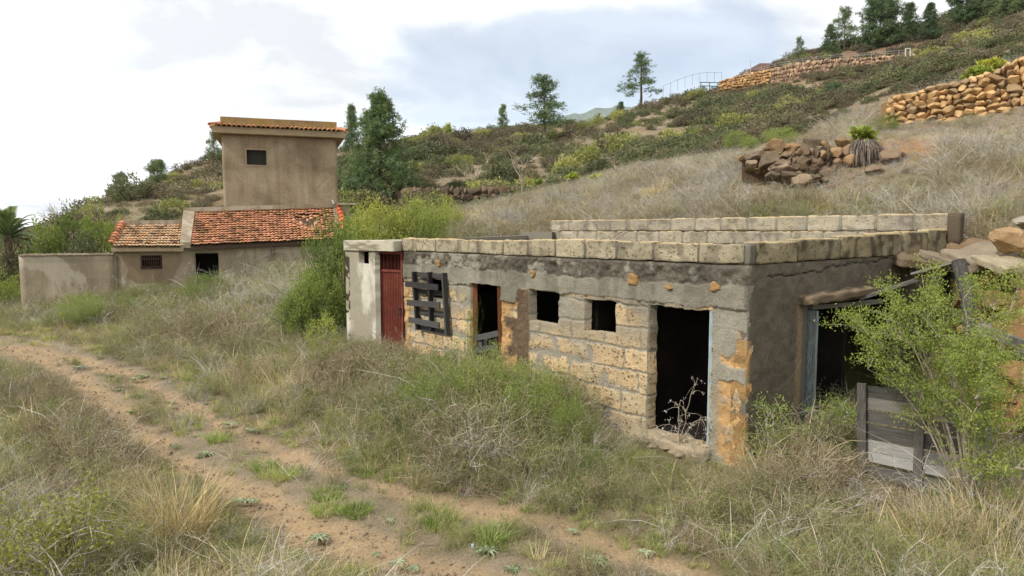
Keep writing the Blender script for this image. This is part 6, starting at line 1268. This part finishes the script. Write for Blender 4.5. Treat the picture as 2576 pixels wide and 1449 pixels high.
# ================================================================ rocks, dry stone walls, hilltop
def sil(name, a, b, hfun, thick, s0, cols, seed, label, cat='stone wall', depth=2, mat=m_concrete):
    """dry stone wall following the land from plan point a to b; hfun(f) gives foot and top heights"""
    r = np.random.RandomState(seed); a = np.array(a[:2]); b = np.array(b[:2]); L = np.linalg.norm(b-a); d = (b-a)/L; nn = np.array([d[1], -d[0]]); nn = nn if nn[1] < 0 else -nn
    root = thing(name, (*a, hfun(0)[0]), label, cat); cm = CM(); z_rows = 0
    z0, z1 = hfun(0); nrow = max(2, int(max(hfun(f)[1]-hfun(f)[0] for f in (0, .5, 1))/(s0*1.25)))
    for j in range(nrow):
        t = r.uniform(0, s0)
        while t < L:
            w_ = s0*r.uniform(.5, 1.9); f = min(1, (t+w_/2)/L); lo, hi = hfun(f); hz = (hi-lo)/nrow
            z = lo+hz*(j+.5)+r.uniform(-.18, .18)*hz; c = a+d*(t+w_/2)+nn*r.uniform(-.04, .06); rot = r.uniform(-.35, .35)
            ex = np.array([*d, rot]); ex /= np.linalg.norm(ex); ey = np.array([*nn, 0]); ez = np.cross(ex, ey); ez = ez if ez[2] > 0 else -ez
            V, F = rock(np.array([*c, z]), ex*w_*.68, ey*thick/2*r.uniform(.85, 1.15), ez*hz*r.uniform(.62, .80), n=6, amp=s0*.07, freq=1.6/s0, seed=r.randint(9999), lo=.45, planes=10)
            cc = np.array(cols[r.randint(len(cols))])*r.uniform(.78, 1.15); g = fbm(V[:, 0]*4/s0*.3, V[:, 1]*4/s0*.3, V[:, 2]*4/s0*.3, seed=j); cm.add(V, F, cc*(.72+.56*g[:, None])); t += w_
    cm.build('stones', mat, root, smooth=False)
    V = []; n_ = 24                                   # dark rubble core between the faces
    for k in range(n_+1):
        f = k/n_; lo, hi = hfun(f); c = a+(b-a)*f
        for o_, z in ((thick*.06, lo-.3), (thick*.06, hi-s0*.5), (-thick*.55, hi-s0*.45), (-thick*.55, lo-.3)): V.append([*(c+nn*o_), z])
    V = np.array(V); Q = []
    for k in range(n_):
        for q in range(4): Q.append([4*k+q, 4*k+(q+1) % 4, 4*k+4+(q+1) % 4, 4*k+4+q])
    mesh_np('core', V, np.array(Q), m_concrete, root, attrs={'c': np.tile(np.mean([np.array(q_) for q_ in cols], 0)*.5, (len(V), 1))})
    return root
OC1, OC2, OC3 = np.array(srgb(190, 156, 112)), np.array(srgb(172, 140, 100)), np.array(srgb(150, 126, 96))
wa, wb = P(2215, 320, 23.0), P(2800, 260, 20.0)
def hw_(f):
    pxv = 2215+(2800-2215)*f; Yv = 23-3*f; lo = P(pxv, np.interp(pxv, [2215, 2400, 2576, 2800], [345, 315, 295, 275]), Yv)[2]-.15; hi = P(pxv, np.interp(pxv, [2215, 2290, 2420, 2500, 2576, 2800], [254, 234, 204, 184, 150, 95]), Yv)[2]; return lo, hi
sil('dry_stone_wall', wa, wb, hw_, .55, .20, [OC1, OC2, OC1, OC1, OC3], 4, 'tall dry stone wall of ochre boulders crossing the upper right slope')
def rockpile(items, label, name, seed, cat='rocks'):
    r = np.random.RandomState(seed)
    for k, (px, py, Y, s) in enumerate(items):
        o = stonepile(name, m_concrete, [(P(px, py, Y), (s*r.uniform(1.0, 1.5), s, s*r.uniform(.55, .85)), [srgb(112, 98, 82), srgb(94, 82, 68), srgb(134, 116, 96), srgb(128, 104, 76)][r.randint(4)], r.randint(9999))])
        tag(o, ('small ' if s < .1 else 'mid-sized ' if s < .14 else 'large ' if s < .2 else 'very large ')+'brown rock '+('in the top course ' if py < 385 else 'in the middle ' if py < 415 else 'at the foot ')+'of the terrace, '+('at its left end' if px < 1945 else 'left part' if px < 2040 else 'centre' if px < 2120 else 'beside the dead agave' if px < 2210 else 'by the red earth scar'), cat, 'rocks of the collapsed terrace wall')
r = np.random.RandomState(17)
it = []
for px in range(1870, 2330, 15):
    f = (px-1870)/460; top = np.interp(px, [1870, 1950, 2100, 2200, 2330], [398, 385, 372, 375, 372]); bot = np.interp(px, [1870, 2000, 2200, 2330], [430, 455, 490, 440])
    for py in np.arange(top-10, bot, 17):
        if r.rand() < .5: continue
        it.append((px+r.uniform(-9, 9), py+r.uniform(-8, 8), 18.95-2.3*(py-352)/118+r.uniform(-.1, .1), r.choice([.08, .12, .16, .24])))
rockpile(it, 'weathered brown rock in the crumbling terrace wall above the shed', 'terrace_rock', 1, 'rock')
for k, (px, py, Y, s, lab) in enumerate(((2150, 385, 17.8, .30, 'largest slab-like rock beside the hanging dead agave'), (2245, 396, 17.1, .31, 'flat tilted slab right of the hanging dead agave'), (2268, 425, 16.8, .27, 'lower flat slab of the terrace outcrop'), (2200, 428, 16.8, .24, 'brown boulder under the hanging dead agave'), (1765, 440, 22.5, .20, 'lone grey rock on the grassy crest'), (1790, 436, 22.3, .16, 'small lone rock right of the grey rock on the crest'), (1600, 445, 25, .22, 'grey rock at the left part of the grassy crest'))):
    o = stonepile('terrace_rock', m_concrete, [(P(px, py, Y), (s*1.4, s, s*.5), srgb(118, 100, 82) if k < 4 else srgb(118, 106, 92), 70+k)]); tag(o, lab, 'rock')
def ht_(f): px_v = 1868+(2215-1868)*f; Yv = 18.2-.9*f; w = .05*math.sin(f*17)+.04*math.sin(f*41); return P(px_v, np.interp(px_v, [1868, 2000, 2215], [425, 452, 478]), Yv)[2], P(px_v, np.interp(px_v, [1868, 1950, 2100, 2215], [396, 384, 372, 366]), Yv)[2]+w
sil('terrace_wall', P(1868, 400, 18.2), P(2215, 400, 17.3), ht_, .4, .17, [srgb(126, 106, 84), srgb(106, 90, 72), srgb(144, 118, 88), srgb(92, 80, 68)], 5, 'crumbling brown dry stone terrace wall left of the hanging dead agave')
# lower terrace wall on the dark slope, and retaining wall on the hilltop
def hd(f): px_v = 1000+(1500-1000)*f; lo = P(px_v, 520, 44)[2]; hi = P(px_v, 474-6*f, 44)[2]; return lo, hi
sil('terrace_wall', P(1000, 500, 44), P(1500, 500, 44), hd, .5, .34, [srgb(92, 80, 66), srgb(110, 94, 76)], 6, 'long dark stone terrace wall at the bottom of the far slope')
rt = [(1808, 226, 206), (1850, 214, 193), (1950, 205, 172), (2000, 200, 160), (2080, 190, 150), (2180, 172, 145), (2295, 165, 138)]
def hr1(f): px_v = 1808+(1955-1808)*f; Yv = 104-6*f; return P(px_v, np.interp(px_v, [q[0] for q in rt], [q[1] for q in rt])+6, Yv)[2], P(px_v, np.interp(px_v, [q[0] for q in rt], [q[2] for q in rt]), Yv)[2]
def hr2(f): px_v = 1940+(2298-1940)*f; Yv = 97-9*f; return P(px_v, np.interp(px_v, [q[0] for q in rt], [q[1] for q in rt])+6, Yv)[2], P(px_v, np.interp(px_v, [q[0] for q in rt], [q[2] for q in rt]), Yv)[2]
RC = [srgb(160, 134, 110), srgb(174, 148, 120), srgb(146, 124, 104)]
sil('retaining_wall', P(1808, 210, 104), P(1955, 190, 98), hr1, .8, .34, [srgb(172, 138, 96), srgb(184, 150, 108)], 8, 'golden curved end of the hilltop retaining wall'); sil('retaining_wall', P(1940, 190, 97), P(2298, 150, 88), hr2, .8, .34, RC, 9, 'long pinkish stone retaining wall across the hilltop')
m_rail = mat_plain('galvanised_rail', srgb(170, 170, 168), .5); m_fence = mat_plain('dark_green_fence', srgb(70, 100, 104), .6)
def rail(name, pts, hpx, Yf, label, mat, n_, rad, cat, bars=(1.0, .5)):
    root = thing(name, tuple(P(pts[0][0], pts[0][1], Yf(pts[0][0]))), label, cat); xs = np.linspace(pts[0][0], pts[-1][0], n_); ys = np.interp(xs, [p[0] for p in pts], [p[1] for p in pts]); B_ = [P(x, y+3, Yf(x)) for x, y in zip(xs, ys)]; h = hpx*Yf(xs[0])/FOC
    for b in B_: m = MB(); m.tube([b, b+[0, 0, h+.3]], rad, 5); m.build('post', mat, root)
    for f in bars: m = MB(); m.tube([b+[0, 0, h*f+.25] for b in B_], rad*.8, 4); m.build('rail', mat, root)
    return root
rail('railing', [(1845, 203), (1905, 182), (1950, 172), (2050, 154), (2180, 145), (2296, 138)], 9, lambda x: 97-9*(x-1845)/450, 'grey metal railing along the top of the hilltop retaining wall', m_rail, 14, .02, 'railing')
rail('wire_fence', [(1668, 240), (1700, 226), (1740, 212), (1768, 206), (1815, 206)], 22, lambda x: 106, 'thin wire fence with dark posts running up to the hilltop gate', m_fence, 9, .022, 'fence', bars=(.98,))
gt = thing('hilltop_gate', tuple(P(1788, 212, 104)), 'dark rectangular metal gate frame on the ridge by the retaining wall', 'gate')
for a, b_ in (((1763, 226), (1763, 206)), ((1806, 226), (1806, 208)), ((1761, 207), (1808, 208)), ((1763, 216), (1806, 217)), ((1785, 226), (1785, 207))): m = MB(); m.tube([P(*a, 104), P(*b_, 104)], .07, 5); m.build('post' if a[0] == b_[0] else 'crossbar', m_fence, gt)
gt = thing('field_gate', tuple(P(2264, 150, 84)), 'pale wooden gate frame standing near the right end of the retaining wall', 'gate')
m_pw = mat_plain('pale_timber', srgb(190, 184, 166))
for a, b_ in (((2278, 142), (2278, 122)), ((2290, 141), (2290, 121)), ((2277, 123), (2291, 122))): m = MB(); m.tube([P(*a, 84), P(*b_, 84)], .07, 5); m.build('post' if a[0] == b_[0] else 'crossbar', m_pw, gt)
hut = thing('small_hut', tuple(P(1912, 184, 108)), 'tiny brown-roofed hut peeping over the retaining wall', 'hut')
m = MB(); a = P(1882, 186, 108); m.box(a-[0, 0, 1.0], P(1932, 186, 108)-a, [0, 3, 0], [0, 0, 1.6]); m.build('wall', mat_plain('hut_wall', srgb(150, 110, 88)), hut)
m = MB(); a = P(1880, 176, 107.6); b = P(1936, 176, 107.6); c = P(1921, 159, 109); m.add([a, b, c+[1.0, 0, 0], c-[.6, 0, 0], a+[0, 3.4, 0], b+[0, 3.4, 0]], Q=[[0, 1, 2, 3], [3, 2, 5, 4]]); m.add([a-[0, 0, .12], b-[0, 0, .12], b, a], Q=[[0, 1, 2, 3]]); m.build('roof', mat_plain('hut_roof', srgb(96, 70, 60)), hut)
m = MB(); m.tube([P(1888, 184, 106), P(1888, 152, 106)], .05, 5); tag(m.build('mast', m_rail), 'thin pole standing at the left of the tiny hilltop hut', 'pole')
# succulents
def aeonium(seed, p, R_, n_, label, name='succulent_plant', heads=9, mat=m_agave, flat=.6, L=.16):
    r = np.random.RandomState(seed); root = thing(name, tuple(p), label, 'succulent'); Lf = MB(); S = MB()
    for k in range(heads):
        d = r.normal(0, 1, 3); d[2] = abs(d[2]); q = np.array(p)+unit(d)*R_*[1, 1, flat]*r.uniform(.5, 1.0); S.tube([np.array(p)-[0, 0, .05], q], [.02, .012], 4, a=.5)
        c = np.tile(q, (n_, 1))+r.normal(0, .01, (n_, 3)); dd = unit(r.normal(0, 1, (n_, 3))*[1, 1, .4]+[0, 0, .55]); leaves(Lf, r, c, L, .38, a=np.clip(r.normal(.6, .25, n_), 0, 1), d=dd)
    S.build('stem', m_deadw, root); Lf.build('leaves', mat, root); return root
aeonium(1, P(2462, 195, 22.9), .42, 40, 'big bright yellow-green succulent growing on top of the dry stone wall', heads=26, L=.2)
aeonium(2, P(2490, 172, 23.2), .36, 40, 'second bright yellow-green succulent just right of the biggest one on the wall', heads=20, L=.2)
aeonium(3, P(2165, 347, 17.7), .26, 40, 'light green agave rosette crowning the hanging dead leaves', heads=8, mat=m_lime, L=.24)
aeonium(4, P(1357, 463, 29.0), .25, 36, 'small yellow-flowered succulent on the left of the grassy crest', heads=10, L=.14)
aeonium(5, P(1437, 448, 28.0), .24, 36, 'yellow-topped succulent on a dark stump on the grassy crest', heads=10, L=.14)
aeonium(6, P(1500, 450, 27.0), .16, 30, 'little green agave right of the stump on the grassy crest', heads=6, L=.2)
m = MB(); rr_ = np.random.RandomState(3); c0 = P(2172, 352, 17.5)
for k in range(420):
    th = rr_.uniform(-1.9, 1.9)-1.57; o = np.array([math.cos(th), math.sin(th), 0])*rr_.uniform(.10, .30); l = rr_.uniform(.25, .62); p0 = c0+o*.9+[0, 0, -rr_.uniform(0, .2)]; m.tube([p0, p0+o*.5-[0, 0, l*.4], p0+o*.55-[0, 0, l]], [.010, .012, .003], 3, a=rr_.rand())
tag(m.build('dead_agave_skirt', mat_leaf('dead_fronds', [srgb(76, 68, 60), srgb(110, 100, 90), srgb(146, 134, 120)], trans=.05, rnd=False)), 'shaggy skirt of grey dead leaves hanging over the terrace rocks', 'dead leaves')
m = MB(); c0 = P(1437, 468, 27.9)
for k in range(120):
    th = rr_.uniform(0, 6.28); o = np.array([math.cos(th), math.sin(th), 0])*.16; p0 = c0+o+[0, 0, .25]; m.tube([p0, p0+o*.4-[0, 0, .2], p0+o*.2-[0, 0, .42]], [.012, .012, .004], 3, a=rr_.rand())
tag(m.build('dead_agave_skirt', m_dseed), 'dark stump of dead leaves under the yellow-topped crest succulent', 'dead leaves')
m = MB(); p0 = P(1545, 603, 14.0); m.tube([p0, P(1575, 583, 14.6)], .018, 6, cap=True); tag(m.build('stick', m_deadw), 'pale stick poking up between the front and rear parapets', 'stick')
m = MB(); p0 = G(1190, 1387, 4); m.box(p0+[-.015, 0, .0], [.02, .004, 0], [-.002, .02, 0], [0, 0, .035], jit=.003); tag(m.build('litter_scrap', mat_plain('pale_blue_plastic', srgb(170, 205, 225))), 'tiny pale blue scrap of litter on the path', 'litter')

# ---------------------------------------------------------------- air
mh, th_ = newmat('thin_air'); vo_ = N(th_, 'ShaderNodeVolumePrincipled', ins={'Color': (.92, .96, 1.0, 1), 'Density': .00007, 'Anisotropy': .3}); ho = N(th_, 'ShaderNodeOutputMaterial'); th_.links.new(vo_.outputs[0], ho.inputs['Volume'])
zlo = min(float(GZ.min()), -70.0)-1; hx = 3600.0
V = np.array([[x, y, z] for z in (zlo, 1150.0) for x, y in ((-hx, -420), (hx, -420), (hx, 3800), (-hx, 3800))])
tag(mesh_np('haze', V, np.array([[0, 3, 2, 1], [4, 5, 6, 7], [0, 1, 5, 4], [1, 2, 6, 5], [2, 3, 7, 6], [3, 0, 4, 7]]), mh), kind='stuff')
